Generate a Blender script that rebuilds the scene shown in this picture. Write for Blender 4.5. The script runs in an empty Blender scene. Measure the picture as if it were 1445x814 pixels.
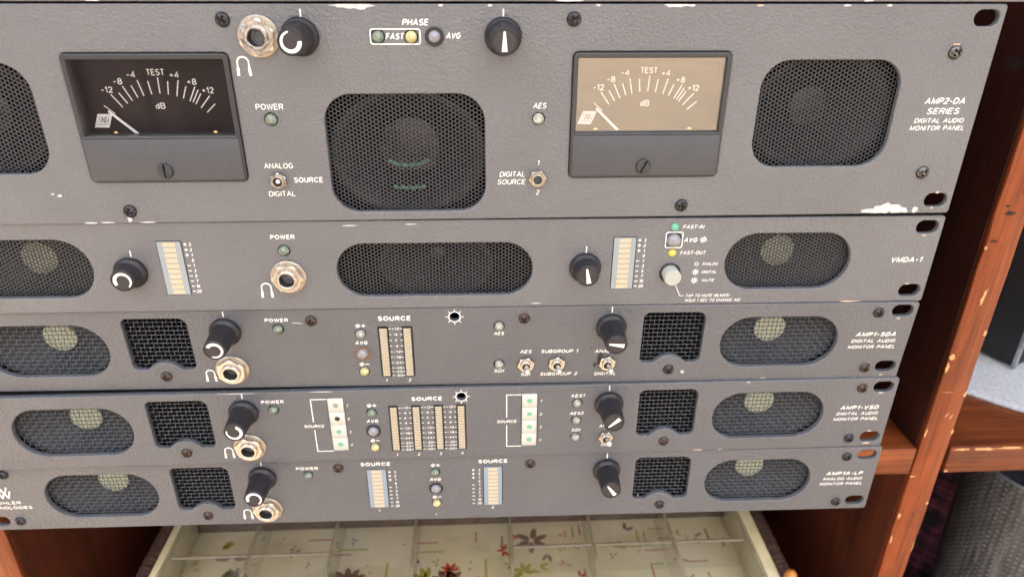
import bpy, bmesh, math, random
from mathutils import Vector, Matrix, noise as mnoise
random.seed(7)
S = bpy.context.scene
COL = S.collection
MM = 0.001
# ------------------------------------------------------------------ camera, sky, sun, exposure
def wpt(X, V, D=0.0):
    """millimetres right of the stack's left edge, below its top, in front of its faces -> world metres"""
    return Vector(((X - 241.3) * MM, -D * MM, 0.9 - V * MM))
cam_d = bpy.data.cameras.new('camera'); cam = bpy.data.objects.new('camera', cam_d); COL.objects.link(cam)
Rr = ((0.9988986786, -0.0041900846, -0.0467319273), (-0.0170023536, 0.8959831604, -0.4437624323), (0.0437304221, 0.4440682600, 0.8949251537))
conv = lambda v: Vector((v[0], v[2], -v[1]))
cr, cu, cb = conv(Rr[0]), -conv(Rr[1]), -conv(Rr[2])
cam.matrix_world = Matrix.Translation(wpt(269.80, -23.41, 293.99)) @ Matrix((cr, cu, cb)).transposed().to_4x4()
cam_d.sensor_width = 36; cam_d.lens = 1002.71 / 1445 * 36
cam_d.clip_start = 0.02; cam_d.clip_end = 500
cam_d.dof.use_dof = True; cam_d.dof.focus_distance = 0.315; cam_d.dof.aperture_fstop = 12.0
S.camera = cam
w = bpy.data.worlds.new('World'); S.world = w; w.use_nodes = True
wn = w.node_tree; wn.nodes.clear()
sky = wn.nodes.new('ShaderNodeTexSky'); sky.sky_type = 'NISHITA'; sky.sun_disc = False
SUN_EL, SUN_AZ = math.radians(56), math.radians(-24)      # the sun stands behind the cabinet
sky.sun_elevation = SUN_EL; sky.sun_rotation = SUN_AZ; sky.dust_density = 3.0; sky.air_density = 1.3; sky.ozone_density = 2.0
bg = wn.nodes.new('ShaderNodeBackground'); bg.inputs['Strength'].default_value = 0.15
wo = wn.nodes.new('ShaderNodeOutputWorld')
wn.links.new(sky.outputs[0], bg.inputs[0]); wn.links.new(bg.outputs[0], wo.inputs[0])
sun_d = bpy.data.lights.new('sun', 'SUN'); sun_d.energy = 5.0; sun_d.angle = math.radians(0.5); sun_d.color = (1, 0.97, 0.92)
sun = bpy.data.objects.new('sun', sun_d); COL.objects.link(sun)
sdir = Vector((math.sin(SUN_AZ) * math.cos(SUN_EL), math.cos(SUN_AZ) * math.cos(SUN_EL), math.sin(SUN_EL)))
sun.rotation_euler = sdir.to_track_quat('Z', 'Y').to_euler()
S.view_settings.view_transform = 'Standard'; S.view_settings.look = 'None'
S.view_settings.gamma = 1; S.view_settings.use_curve_mapping = False
S.view_settings.exposure = 1.4
S.render.engine = 'CYCLES'
S.cycles.max_bounces = 10; S.cycles.transparent_max_bounces = 16; S.cycles.transmission_bounces = 8
S.cycles.caustics_reflective = False; S.cycles.caustics_refractive = False

# ------------------------------------------------------------------ materials
def nmat(name):
    m = bpy.data.materials.new(name); m.use_nodes = True
    nt = m.node_tree; b = nt.nodes['Principled BSDF']
    return m, nt, b
def texco(nt, scale=(1, 1, 1)):
    tc = nt.nodes.new('ShaderNodeTexCoord'); mp = nt.nodes.new('ShaderNodeMapping')
    mp.inputs['Scale'].default_value = scale; nt.links.new(tc.outputs['Object'], mp.inputs[0]); return mp.outputs[0]
def noise(nt, vec, scale, detail=3, rough=0.5):
    n = nt.nodes.new('ShaderNodeTexNoise'); n.inputs['Scale'].default_value = scale
    n.inputs['Detail'].default_value = detail; n.inputs['Roughness'].default_value = rough
    nt.links.new(vec, n.inputs['Vector']); return n.outputs['Fac']
def ramp(nt, fac, stops):
    r = nt.nodes.new('ShaderNodeValToRGB'); e = r.color_ramp.elements
    while len(e) < len(stops): e.new(0.5)
    for i, (p, c) in enumerate(stops):
        e[i].position = p; e[i].color = (c[0], c[1], c[2], 1) if not isinstance(c, (int, float)) else (c, c, c, 1)
    nt.links.new(fac, r.inputs[0]); return r.outputs[0]
def bump(nt, b, h, strength, dist):
    bp = nt.nodes.new('ShaderNodeBump'); bp.inputs['Strength'].default_value = strength; bp.inputs['Distance'].default_value = dist
    nt.links.new(h, bp.inputs['Height']); nt.links.new(bp.outputs[0], b.inputs['Normal']); return bp
def pmat(name, col, rough=0.5, metal=0.0, spec=0.5, var=0.12, vscale=60, bmp=None, coat=0, trans=0, ior=1.45, rvar=0.0, col2=None, sheen=0):
    m, nt, b = nmat(name)
    b.inputs['Roughness'].default_value = rough; b.inputs['Metallic'].default_value = metal
    b.inputs['Specular IOR Level'].default_value = spec; b.inputs['Coat Weight'].default_value = coat
    b.inputs['Transmission Weight'].default_value = trans; b.inputs['IOR'].default_value = ior
    b.inputs['Sheen Weight'].default_value = sheen
    vec = texco(nt)
    if var:
        f = noise(nt, vec, vscale, 4, 0.6)
        c2 = col2 or tuple(c * (1 + var) for c in col)
        c1 = tuple(c * (1 - var) for c in col)
        nt.links.new(ramp(nt, f, [(0.3, c1), (0.7, c2)]), b.inputs['Base Color'])
        if rvar: nt.links.new(ramp(nt, f, [(0.3, rough - rvar), (0.7, rough + rvar)]), b.inputs['Roughness'])
    else: b.inputs['Base Color'].default_value = (*col, 1)
    if bmp: bump(nt, b, noise(nt, vec, bmp[0], 3, 0.6), bmp[1], bmp[2])
    return m
def paint(name, col):
    """grained grey powder coat"""
    m, nt, b = nmat(name)
    vec = texco(nt)
    big = noise(nt, vec, 14, 4, 0.6)
    c = ramp(nt, big, [(0.3, tuple(v * 0.90 for v in col)), (0.72, tuple(v * 1.10 for v in col))])
    g = noise(nt, vec, 1350, 2, 0.55)
    mix = nt.nodes.new('ShaderNodeMix'); mix.data_type = 'RGBA'; mix.blend_type = 'MULTIPLY'; mix.inputs[0].default_value = 1.0
    nt.links.new(c, mix.inputs[6]); nt.links.new(ramp(nt, g, [(0.35, (0.91, 0.91, 0.91)), (0.66, (1.08, 1.08, 1.07))]), mix.inputs[7])
    nt.links.new(mix.outputs[2], b.inputs['Base Color'])
    b.inputs['Specular IOR Level'].default_value = 0.55
    nt.links.new(ramp(nt, noise(nt, texco(nt, (1, 1, 2.5)), 22, 5, 0.65), [(0.3, 0.27), (0.7, 0.48)]), b.inputs['Roughness'])
    v2 = nt.nodes.new('ShaderNodeTexVoronoi'); v2.inputs['Scale'].default_value = 850; nt.links.new(vec, v2.inputs['Vector'])
    add = nt.nodes.new('ShaderNodeMath'); add.operation = 'ADD'; nt.links.new(g, add.inputs[0]); nt.links.new(v2.outputs['Distance'], add.inputs[1])
    bump(nt, b, add.outputs[0], 0.8, 0.0003)
    return m
def wood(name, axis, dark, light, rough=0.34):
    m, nt, b = nmat(name)
    sc = [38, 38, 38]; sc[axis] = 3.0
    vec = texco(nt, tuple(sc))
    f1 = noise(nt, vec, 1.3, 6, 0.65)
    sc2 = [420, 420, 420]; sc2[axis] = 14
    f2 = noise(nt, texco(nt, tuple(sc2)), 1.0, 3, 0.6)
    c1 = ramp(nt, f1, [(0.28, dark), (0.5, tuple((a + b_) / 2 for a, b_ in zip(dark, light))), (0.72, light)])
    mix = nt.nodes.new('ShaderNodeMix'); mix.data_type = 'RGBA'; mix.blend_type = 'MULTIPLY'; mix.inputs[0].default_value = 0.55
    nt.links.new(c1, mix.inputs[6]); nt.links.new(ramp(nt, f2, [(0.36, (0.40, 0.33, 0.30)), (0.56, (1.12, 1.1, 1.05))]), mix.inputs[7])
    # worn cloudy patches of thin varnish
    f3 = noise(nt, texco(nt), 22, 4, 0.6)
    mix2 = nt.nodes.new('ShaderNodeMix'); mix2.data_type = 'RGBA'; mix2.blend_type = 'MULTIPLY'; mix2.inputs[0].default_value = 0.8
    nt.links.new(mix.outputs[2], mix2.inputs[6]); nt.links.new(ramp(nt, f3, [(0.3, (0.62, 0.55, 0.55)), (0.6, (1, 1, 1))]), mix2.inputs[7])
    nt.links.new(mix2.outputs[2], b.inputs['Base Color'])
    b.inputs['Roughness'].default_value = rough + .1; b.inputs['Specular IOR Level'].default_value = 0.3; b.inputs['Coat Weight'].default_value = 0.05; b.inputs['Coat Roughness'].default_value = 0.25
    bump(nt, b, f2, 0.35, 0.0003)
    return m
M = {}
M['paint'] = paint('grey_powder_coat', (0.088, 0.093, 0.105))
M['paint2'] = paint('grey_powder_coat_older', (0.112, 0.116, 0.126))  # paler grey coat for the upper faceplates
M['print'] = pmat('white_print', (0.76, 0.76, 0.73), 0.55, var=0.12, vscale=900)
M['chip'] = pmat('bare_chipped_metal', (0.48, 0.48, 0.48), 0.5, var=0.22, vscale=300, bmp=(700, 0.4, 0.0003))
M['rustchip'] = pmat('tan_chipped_primer', (0.50, 0.38, 0.28), 0.7, var=0.2, vscale=500)
M['steel'] = pmat('black_chassis_steel', (0.018, 0.018, 0.02), 0.55, var=0.2)
M['grille'] = pmat('dark_grille_metal', (0.036, 0.037, 0.043), 0.40, metal=0.3, var=0.15, vscale=300)
M['wire'] = pmat('dark_wire', (0.060, 0.063, 0.072), 0.36, metal=0.45, var=0.25, vscale=400)
M['cone'] = pmat('speaker_cone_paper', (0.026, 0.033, 0.042), 0.55, var=0.25, vscale=120, bmp=(900, 0.3, 0.0002))
M['cone_dark'] = pmat('dark_blue_grey_cone', (0.006, 0.008, 0.012), 0.42, var=0.25, vscale=120)
M['shield'] = pmat('dusty_zinc_bracket', (0.10, 0.12, 0.14), 0.5, metal=0.3, var=0.5, vscale=90)
M['cap_pale'] = pmat('pale_dust_cap', (0.42, 0.46, 0.35), 0.6, var=0.06, vscale=200)
M['cap_dark'] = pmat('glossy_dark_dust_cap', (0.005, 0.010, 0.010), 0.35, var=0.1, coat=0.5)
M['black'] = pmat('black_plastic', (0.013, 0.013, 0.015), 0.36, var=0.25, vscale=160, bmp=(900, 0.15, 0.0002), rvar=0.08)
M['knob'] = pmat('worn_black_knob', (0.014, 0.013, 0.016), 0.42, var=0.35, vscale=220, bmp=(1200, 0.25, 0.0002), rvar=0.1)
M['knob_cap'] = pmat('knob_cap_charcoal', (0.024, 0.021, 0.023), 0.5, var=0.2, vscale=300)
M['white'] = pmat('white_plastic', (0.80, 0.80, 0.80), 0.45, var=0.05)
M['bezel'] = pmat('meter_bezel_black', (0.030, 0.032, 0.036), 0.38, var=0.1, vscale=80)
M['cover'] = pmat('meter_cover_charcoal', (0.052, 0.055, 0.062), 0.55, var=0.08, vscale=150, bmp=(1600, 0.2, 0.0001))
M['dial'] = pmat('meter_dial_burgundy_black', (0.006, 0.0025, 0.0035), 0.5, var=0.1)
M['brass'] = pmat('brass', (0.70, 0.48, 0.20), 0.3, metal=0.9, var=0.12)
M['nickel'] = pmat('aged_nickel', (0.50, 0.465, 0.42), 0.28, metal=0.95, var=0.1, vscale=350, rvar=0.1, bmp=(900, 0.15, 0.0002))
M['nickel_dull'] = pmat('rusted_washer_metal', (0.40, 0.35, 0.29), 0.42, metal=0.8, var=0.16, vscale=420, bmp=(900, 0.3, 0.0002))
M['lever'] = pmat('bright_lever_metal', (0.78, 0.75, 0.70), 0.35, metal=0.85, var=0.12, vscale=300)
M['cup'] = pmat('bright_reflector_cup', (0.85, 0.85, 0.82), 0.25, metal=0.6, var=0.3, vscale=900)
M['socket'] = pmat('socket_inside', (0.05, 0.05, 0.045), 0.5, metal=0.3)
M['chrome'] = pmat('bright_screw_steel', (0.11, 0.105, 0.105), 0.28, metal=1.0, var=0.15, vscale=500)
M['scr_black'] = pmat('blackened_screw', (0.030, 0.030, 0.034), 0.24, metal=0.4, var=0.3, vscale=500)
M['scr_rust'] = pmat('rusty_screw', (0.062, 0.042, 0.034), 0.42, metal=0.5, var=0.6, vscale=700, bmp=(1500, 0.5, 0.0002))
M['led_clear'] = pmat('clear_led_plastic', (0.78, 0.82, 0.78), 0.12, var=0.15, vscale=700, trans=0.8, coat=0.6)
M['led_green'] = pmat('green_tinted_led', (0.16, 0.36, 0.24), 0.12, var=0.5, vscale=520, trans=0.75, coat=0.6, col2=(0.62, 0.75, 0.62))
M['led_yellow'] = pmat('yellow_tinted_led', (0.55, 0.50, 0.16), 0.12, var=0.35, vscale=520, trans=0.3, coat=0.6, col2=(0.80, 0.76, 0.42))
M['led_teal'] = pmat('teal_led_plastic', (0.10, 0.33, 0.23), 0.2, var=0.1, coat=0.4)
M['led_lemon'] = pmat('lemon_led_plastic', (0.45, 0.41, 0.06), 0.2, var=0.1, coat=0.4)
M['lens'] = pmat('milky_lilac_lens', (0.24, 0.245, 0.285), 0.10, var=0.12, vscale=400, trans=0.25, coat=1.0)
M['button'] = pmat('ivory_translucent_button', (0.34, 0.35, 0.32), 0.25, var=0.05, coat=0.5)
M['bar_body'] = pmat('blue_grey_bar_housing', (0.24, 0.28, 0.30), 0.5, var=0.06)
M['bar_body_blue'] = pmat('blue_bar_housing', (0.20, 0.26, 0.31), 0.5, var=0.06)
M['seg'] = pmat('cream_bar_segment', (0.50, 0.39, 0.27), 0.5, var=0.05, vscale=200)
M['seg2'] = pmat('thin_cream_segment', (0.46, 0.41, 0.31), 0.5, var=0.08, vscale=300)
M['dark'] = pmat('bar_frame_black', (0.02, 0.022, 0.022), 0.4, var=0.1)
M['block'] = pmat('white_led_block', (0.44, 0.46, 0.43), 0.5, var=0.04)
M['bluerim'] = pmat('brown_ring', (0.22, 0.13, 0.08), 0.5, metal=0.5, var=0.3, vscale=400)
M['wood_v'] = wood('mahogany_stained_wood_upright', 2, (0.13, 0.026, 0.006), (0.29, 0.066, 0.013))
M['wood_h'] = wood('mahogany_stained_wood_shelf', 0, (0.08, 0.019, 0.006), (0.25, 0.064, 0.016))
M['wood_side'] = wood('dark_mahogany_side', 2, (0.017, 0.004, 0.003), (0.048, 0.010, 0.006), 0.5)  # side wood with the shade beside the stack put into its colour
M['wood_side_lower'] = wood('reddish_brown_lower_side', 2, (0.060, 0.014, 0.007), (0.15, 0.036, 0.014), 0.45)  # same side wood, coloured lighter where front light reaches below the shelf
M['rawwood'] = pmat('bare_pale_wood', (0.52, 0.30, 0.13), 0.8, var=0.25, vscale=400, bmp=(800, 0.6, 0.0005))
M['gouge'] = pmat('dark_wood_stain_mark', (0.02, 0.008, 0.006), 0.8, var=0.3, vscale=300)
M['felt'] = pmat('pale_grey_felt', (0.46, 0.48, 0.52), 0.95, var=0.22, vscale=380, bmp=(700, 0.8, 0.0012), sheen=0.3)
M['case'] = pmat('black_case_vinyl', (0.012, 0.012, 0.013), 0.5, var=0.3, vscale=200, bmp=(1200, 0.5, 0.0003))
M['alu'] = pmat('scuffed_aluminium_edge', (0.40, 0.42, 0.44), 0.4, metal=0.8, var=0.2, vscale=200)
M['dish'] = pmat('dark_blue_glossy_dish', (0.035, 0.05, 0.065), 0.25, var=0.5, vscale=60, coat=0.5)

def clearmat(name, ior, tint, rough=0.0, bmp=None):
    """thin clear sheet: passes light straight through and mirrors by Fresnel"""
    m = bpy.data.materials.new(name); m.use_nodes = True; nt = m.node_tree; nt.nodes.clear()
    out = nt.nodes.new('ShaderNodeOutputMaterial'); mix = nt.nodes.new('ShaderNodeMixShader')
    tr_ = nt.nodes.new('ShaderNodeBsdfTransparent'); tr_.inputs[0].default_value = (*tint, 1)
    gl = nt.nodes.new('ShaderNodeBsdfGlossy'); gl.inputs['Roughness'].default_value = rough
    fr = nt.nodes.new('ShaderNodeFresnel'); 
    # leaving the sheet must mirror like entering it (the light is not bent here)
    ge = nt.nodes.new('ShaderNodeNewGeometry'); mr = nt.nodes.new('ShaderNodeMapRange'); nt.links.new(ge.outputs['Backfacing'], mr.inputs[0])
    mr.inputs[3].default_value = ior; mr.inputs[4].default_value = 1 / ior; nt.links.new(mr.outputs[0], fr.inputs['IOR'])
    if bmp:
        bp = nt.nodes.new('ShaderNodeBump'); bp.inputs['Strength'].default_value = bmp[1]; bp.inputs['Distance'].default_value = bmp[2]
        nt.links.new(noise(nt, texco(nt), bmp[0], 2, 0.5), bp.inputs['Height'])
        nt.links.new(bp.outputs[0], gl.inputs['Normal']); nt.links.new(bp.outputs[0], fr.inputs['Normal'])
    nt.links.new(fr.outputs[0], mix.inputs[0]); nt.links.new(tr_.outputs[0], mix.inputs[1]); nt.links.new(gl.outputs[0], mix.inputs[2])
    nt.links.new(mix.outputs[0], out.inputs[0]); return m
M['acrylic'] = clearmat('clear_acrylic', 1.49, (0.995, 0.993, 0.985), 0.04, (70, 0.5, 0.001))
M['acryl_edge'] = pmat('cloudy_acrylic_edge', (0.72, 0.64, 0.44), 0.2, var=0.35, vscale=45, trans=0.55, coat=0.5)
M['glass'] = clearmat('meter_window_glass', 2.1, (0.98, 0.98, 0.98))
def fabric():
    m, nt, b = nmat('cream_printed_cotton')
    vec = texco(nt)
    f = noise(nt, vec, 9, 4, 0.6)
    base = ramp(nt, f, [(0.35, (0.88, 0.75, 0.40)), (0.65, (0.90, 0.83, 0.60))])
    # olive cross-hatched print in patches
    w1 = nt.nodes.new('ShaderNodeTexWave'); w1.inputs['Scale'].default_value = 150; w1.bands_direction = 'X'; nt.links.new(vec, w1.inputs[0])
    w2 = nt.nodes.new('ShaderNodeTexWave'); w2.inputs['Scale'].default_value = 150; w2.bands_direction = 'Y'; nt.links.new(vec, w2.inputs[0])
    mx = nt.nodes.new('ShaderNodeMath'); mx.operation = 'MAXIMUM'; nt.links.new(w1.outputs['Fac'], mx.inputs[0]); nt.links.new(w2.outputs['Fac'], mx.inputs[1])
    patch = ramp(nt, noise(nt, texco(nt, (14, 34, 14)), 1.0, 2, 0.5), [(0.52, 0.0), (0.62, 1.0)])
    mu = nt.nodes.new('ShaderNodeMath'); mu.operation = 'MULTIPLY'
    nt.links.new(ramp(nt, mx.outputs[0], [(0.75, 0.0), (0.95, 0.5)]), mu.inputs[0]); nt.links.new(patch, mu.inputs[1])
    mix = nt.nodes.new('ShaderNodeMix'); mix.data_type = 'RGBA'
    nt.links.new(mu.outputs[0], mix.inputs[0]); nt.links.new(base, mix.inputs[6]); mix.inputs[7].default_value = (0.42, 0.33, 0.08, 1)
    nt.links.new(mix.outputs[2], b.inputs['Base Color']); b.inputs['Roughness'].default_value = 0.85
    bump(nt, b, noise(nt, texco(nt, (30, 12, 12)), 1.0, 4, 0.6), 0.6, 0.006)
    return m
M['fabric'] = fabric()
M['f_brown'] = pmat('brown_leaf_ink', (0.27, 0.15, 0.10), 0.85, var=0.25, vscale=300)
M['f_red'] = pmat('red_flower_ink', (0.62, 0.09, 0.03), 0.85, var=0.25, vscale=300)
M['f_olive'] = pmat('olive_leaf_ink', (0.50, 0.45, 0.07), 0.85, var=0.2, vscale=300)
M['f_mauve'] = pmat('mauve_leaf_ink', (0.38, 0.26, 0.25), 0.85, var=0.2, vscale=300)
M['f_rose'] = pmat('rose_bar_ink', (0.66, 0.26, 0.17), 0.85, var=0.2, vscale=300)
M['wicker'] = pmat('dark_brown_wicker', (0.085, 0.050, 0.038), 0.55, var=0.4, vscale=250, bmp=(500, 0.4, 0.0004))
M['peg'] = pmat('orange_wood_peg', (0.55, 0.20, 0.04), 0.4, var=0.15)
def rug():
    m, nt, b = nmat('burgundy_patterned_rug')
    vec = texco(nt)
    f = noise(nt, vec, 42, 2, 0.5)
    c = ramp(nt, f, [(0.42, (0.02, 0.01, 0.012)), (0.5, (0.08, 0.014, 0.026)), (0.62, (0.17, 0.03, 0.055))])
    ch = nt.nodes.new('ShaderNodeTexChecker'); ch.inputs['Scale'].default_value = 120; nt.links.new(vec, ch.inputs[0])
    ch.inputs[1].default_value = (1, 1, 1, 1); ch.inputs[2].default_value = (0.45, 0.45, 0.5, 1)
    mix = nt.nodes.new('ShaderNodeMix'); mix.data_type = 'RGBA'; mix.blend_type = 'MULTIPLY'; mix.inputs[0].default_value = 1
    nt.links.new(c, mix.inputs[6]); nt.links.new(ch.outputs[0], mix.inputs[7]); nt.links.new(mix.outputs[2], b.inputs['Base Color'])
    b.inputs['Roughness'].default_value = 0.95
    return m
M['rug'] = rug()
def basketmat():
    m, nt, b = nmat('black_woven_cord')
    vec = texco(nt)
    v = nt.nodes.new('ShaderNodeTexNoise'); v.inputs['Scale'].default_value = 1.0; v.inputs['Detail'].default_value = 3
    nt.links.new(texco(nt, (300, 300, 30)), v.inputs['Vector'])
    nt.links.new(ramp(nt, v.outputs['Fac'], [(0.35, (0.02, 0.021, 0.022)), (0.6, (0.06, 0.062, 0.063)), (0.78, (0.18, 0.18, 0.175))]), b.inputs['Base Color'])
    b.inputs['Roughness'].default_value = 0.5
    return m
M['cord'] = basketmat()
def paving():
    m, nt, b = nmat('tan_concrete_paving')
    vec = texco(nt)
    f = noise(nt, vec, 3, 5, 0.6)
    nt.links.new(ramp(nt, f, [(0.3, (0.46, 0.34, 0.23)), (0.7, (0.56, 0.42, 0.28))]), b.inputs['Base Color'])
    b.inputs['Roughness'].default_value = 0.9
    return m
M['paving'] = paving()
M['maroon'] = pmat('dark_maroon_cloth', (0.012, 0.004, 0.005), 0.9, var=0.25, vscale=8)

# ------------------------------------------------------------------ mesh helpers (millimetres: x right, y into the panel, z up)
class MB:
    def __init__(s): s.v = []; s.f = []
    def add(s, vs, fs):
        o = len(s.v); s.v += [tuple(p) for p in vs]; s.f += [tuple(i + o for i in f) for f in fs]
    def box(s, x0, x1, y0, y1, z0, z1):
        s.add([(x0, y0, z0), (x1, y0, z0), (x1, y1, z0), (x0, y1, z0), (x0, y0, z1), (x1, y0, z1), (x1, y1, z1), (x0, y1, z1)],
              [(0, 3, 2, 1), (4, 5, 6, 7), (0, 1, 5, 4), (1, 2, 6, 5), (2, 3, 7, 6), (3, 0, 4, 7)])
    def lathe(s, prof, n=32, cx=0, cz=0, flute=None, caps=False):
        """profile (radius, outward distance) turned about the panel normal"""
        vs = []; fs = []
        for (r, d) in prof:
            for k in range(n):
                a = 2 * math.pi * k / n
                rr = r * (flute(a, d) if flute else 1)
                vs.append((cx + rr * math.cos(a), -d, cz + rr * math.sin(a)))
        for i in range(len(prof) - 1):
            for k in range(n):
                k2 = (k + 1) % n
                fs.append((i * n + k, (i + 1) * n + k, (i + 1) * n + k2, i * n + k2))
        if caps: fs.append(tuple(range((len(prof) - 1) * n, len(prof) * n)))
        s.add(vs, fs)
    def tube(s, pts, r, n=6, closed_ends=True):
        rings = []
        for i, p in enumerate(pts):
            a = Vector(pts[max(i - 1, 0)]); b = Vector(pts[min(i + 1, len(pts) - 1)])
            t = (b - a).normalized(); up = Vector((0, 1, 0)) if abs(t.y) < 0.9 else Vector((1, 0, 0))
            e1 = t.cross(up).normalized(); e2 = t.cross(e1)
            rr = r[i] if isinstance(r, (list, tuple)) else r
            rings.append([Vector(p) + e1 * rr * math.cos(2 * math.pi * k / n) + e2 * rr * math.sin(2 * math.pi * k / n) for k in range(n)])
        vs = [q for ring in rings for q in ring]; fs = []
        for i in range(len(rings) - 1):
            for k in range(n):
                k2 = (k + 1) % n; fs.append((i * n + k, i * n + k2, (i + 1) * n + k2, (i + 1) * n + k))
        if closed_ends: fs += [tuple(range(n))[::-1], tuple(range((len(rings) - 1) * n, len(rings) * n))]
        s.add(vs, fs)
    def flat(s, pts, d=0.05, th=0.05):
        """thin printed or chipped patch, pts = (x, z); lies d..d-th in front of the face"""
        n = len(pts)
        s.add([(x, -d, z) for x, z in pts] + [(x, -d + th, z) for x, z in pts],
              [tuple(range(n))] + [(i, i + n, (i + 1) % n + n, (i + 1) % n) for i in range(n)])
    def stroke(s, pts, wd, d=0.05, closed=False):
        n = len(pts); m = n if closed else n - 1
        for i in range(m):
            a = Vector(pts[i]); b = Vector(pts[(i + 1) % n]); t = (b - a)
            if t.length < 1e-6: continue
            t.normalize(); q = Vector((-t.y, t.x)) * wd / 2; e = t * wd * 0.22
            dd = d + 0.002 * (i % 2)
            s.flat([tuple(a - e + q), tuple(a - e - q), tuple(b + e - q), tuple(b + e + q)], dd, 0.04)
    def mesh(s, name, mat, smooth=None):
        me = bpy.data.meshes.new(name)
        me.from_pydata([(x * MM, y * MM, z * MM) for x, y, z in s.v], [], s.f)
        bm = bmesh.new(); bm.from_mesh(me); bmesh.ops.recalc_face_normals(bm, faces=bm.faces); bm.to_mesh(me); bm.free()
        me.materials.append(M[mat] if isinstance(mat, str) else mat)
        if smooth is not None:
            me.polygons.foreach_set('use_smooth', [True] * len(me.polygons)); me.set_sharp_from_angle(angle=math.radians(smooth))
        return me
def obj(name, me, parent=None, loc=(0, 0, 0), rot=(0, 0, 0)):
    """me: a mesh; loc in millimetres in the parent's frame"""
    o = bpy.data.objects.new(name, me); COL.objects.link(o)
    if parent: o.parent = parent
    o.location = [c * MM for c in loc]; o.rotation_euler = rot
    return o
def build(name, mb, mat, parent=None, loc=(0, 0, 0), smooth=None, rot=(0, 0, 0)):
    return obj(name, mb.mesh(name, mat, smooth), parent, loc, rot)
def thing(name, label, cat, loc=(0, 0, 0), group=None):
    o = bpy.data.objects.new(name, None); COL.objects.link(o); o.empty_display_size = 0.02
    o.location = loc; o['label'] = label; o['category'] = cat
    if group: o['group'] = group
    return o
_cache = {}
def cached(key, fn):
    if key not in _cache: _cache[key] = fn()
    return _cache[key]
def bevel_mesh(me, width, seg=2, ang=40):
    """bevel the sharp edges of a mesh (width in mm)"""
    bm = bmesh.new(); bm.from_mesh(me); bmesh.ops.remove_doubles(bm, verts=bm.verts, dist=1e-7)
    es = [e for e in bm.edges if len(e.link_faces) == 2 and e.calc_face_angle(0) > math.radians(ang)]
    bmesh.ops.bevel(bm, geom=es, offset=width * MM, segments=seg, affect='EDGES', profile=0.5)
    bm.to_mesh(me); bm.free()
    me.polygons.foreach_set('use_smooth', [True] * len(me.polygons)); me.set_sharp_from_angle(angle=math.radians(50))
    return me

def rrect(x0, x1, z0, z1, r, n=8, rs=None):
    """rounded rectangle, corner radii rs = (bottom right, top right, top left, bottom left)"""
    rs = rs or (r, r, r, r); pts = []
    for (cx, cz, a0, rr) in ((x1 - rs[0], z0 + rs[0], -90, rs[0]), (x1 - rs[1], z1 - rs[1], 0, rs[1]), (x0 + rs[2], z1 - rs[2], 90, rs[2]), (x0 + rs[3], z0 + rs[3], 180, rs[3])):
        for k in range(n + 1):
            a = math.radians(a0 + 90 * k / n); pts.append((cx + rr * math.cos(a), cz + rr * math.sin(a)))
    out = [pts[0]]
    for p in pts[1:]:
        if (p[0] - out[-1][0]) ** 2 + (p[1] - out[-1][1]) ** 2 > 1e-4: out.append(p)
    if (out[0][0] - out[-1][0]) ** 2 + (out[0][1] - out[-1][1]) ** 2 < 1e-4: out.pop()
    return out
def circle(cx, cz, r, n=24): return [(cx + r * math.cos(2 * math.pi * k / n), cz + r * math.sin(2 * math.pi * k / n)) for k in range(n)]
def plate_mesh(name, outline, holes, th, mat, bev=0.5):
    """flat plate with holes; front face at y=0, thickness th behind it"""
    cu_ = bpy.data.curves.new(name, 'CURVE'); cu_.dimensions = '2D'; cu_.fill_mode = 'BOTH'
    cu_.extrude = (th / 2 - bev) * MM; cu_.bevel_depth = bev * MM; cu_.bevel_resolution = 2; cu_.offset = -bev * MM
    def area(p): return sum(p[i - 1][0] * p[i][1] - p[i][0] * p[i - 1][1] for i in range(len(p)))
    for j, loop in enumerate([outline] + holes):
        a = area(loop)
        if (a > 0) != (j == 0): loop = loop[::-1]
        sp = cu_.splines.new('POLY'); sp.points.add(len(loop) - 1); sp.use_cyclic_u = True
        for i, (x, z) in enumerate(loop): sp.points[i].co = (x * MM, z * MM, 0, 1)
    t = bpy.data.objects.new('tmp', cu_); COL.objects.link(t)
    dg = bpy.context.evaluated_depsgraph_get(); dg.update()
    me = bpy.data.meshes.new_from_object(t.evaluated_get(dg)); me.name = name
    bpy.data.objects.remove(t); bpy.data.curves.remove(cu_)
    me.transform(Matrix.Translation((0, th / 2 * MM, 0)) @ Matrix.Rotation(math.radians(90), 4, 'X'))
    me.materials.clear(); me.materials.append(M[mat])
    me.polygons.foreach_set('use_smooth', [True] * len(me.polygons)); me.set_sharp_from_angle(angle=math.radians(35))
    return me

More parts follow.
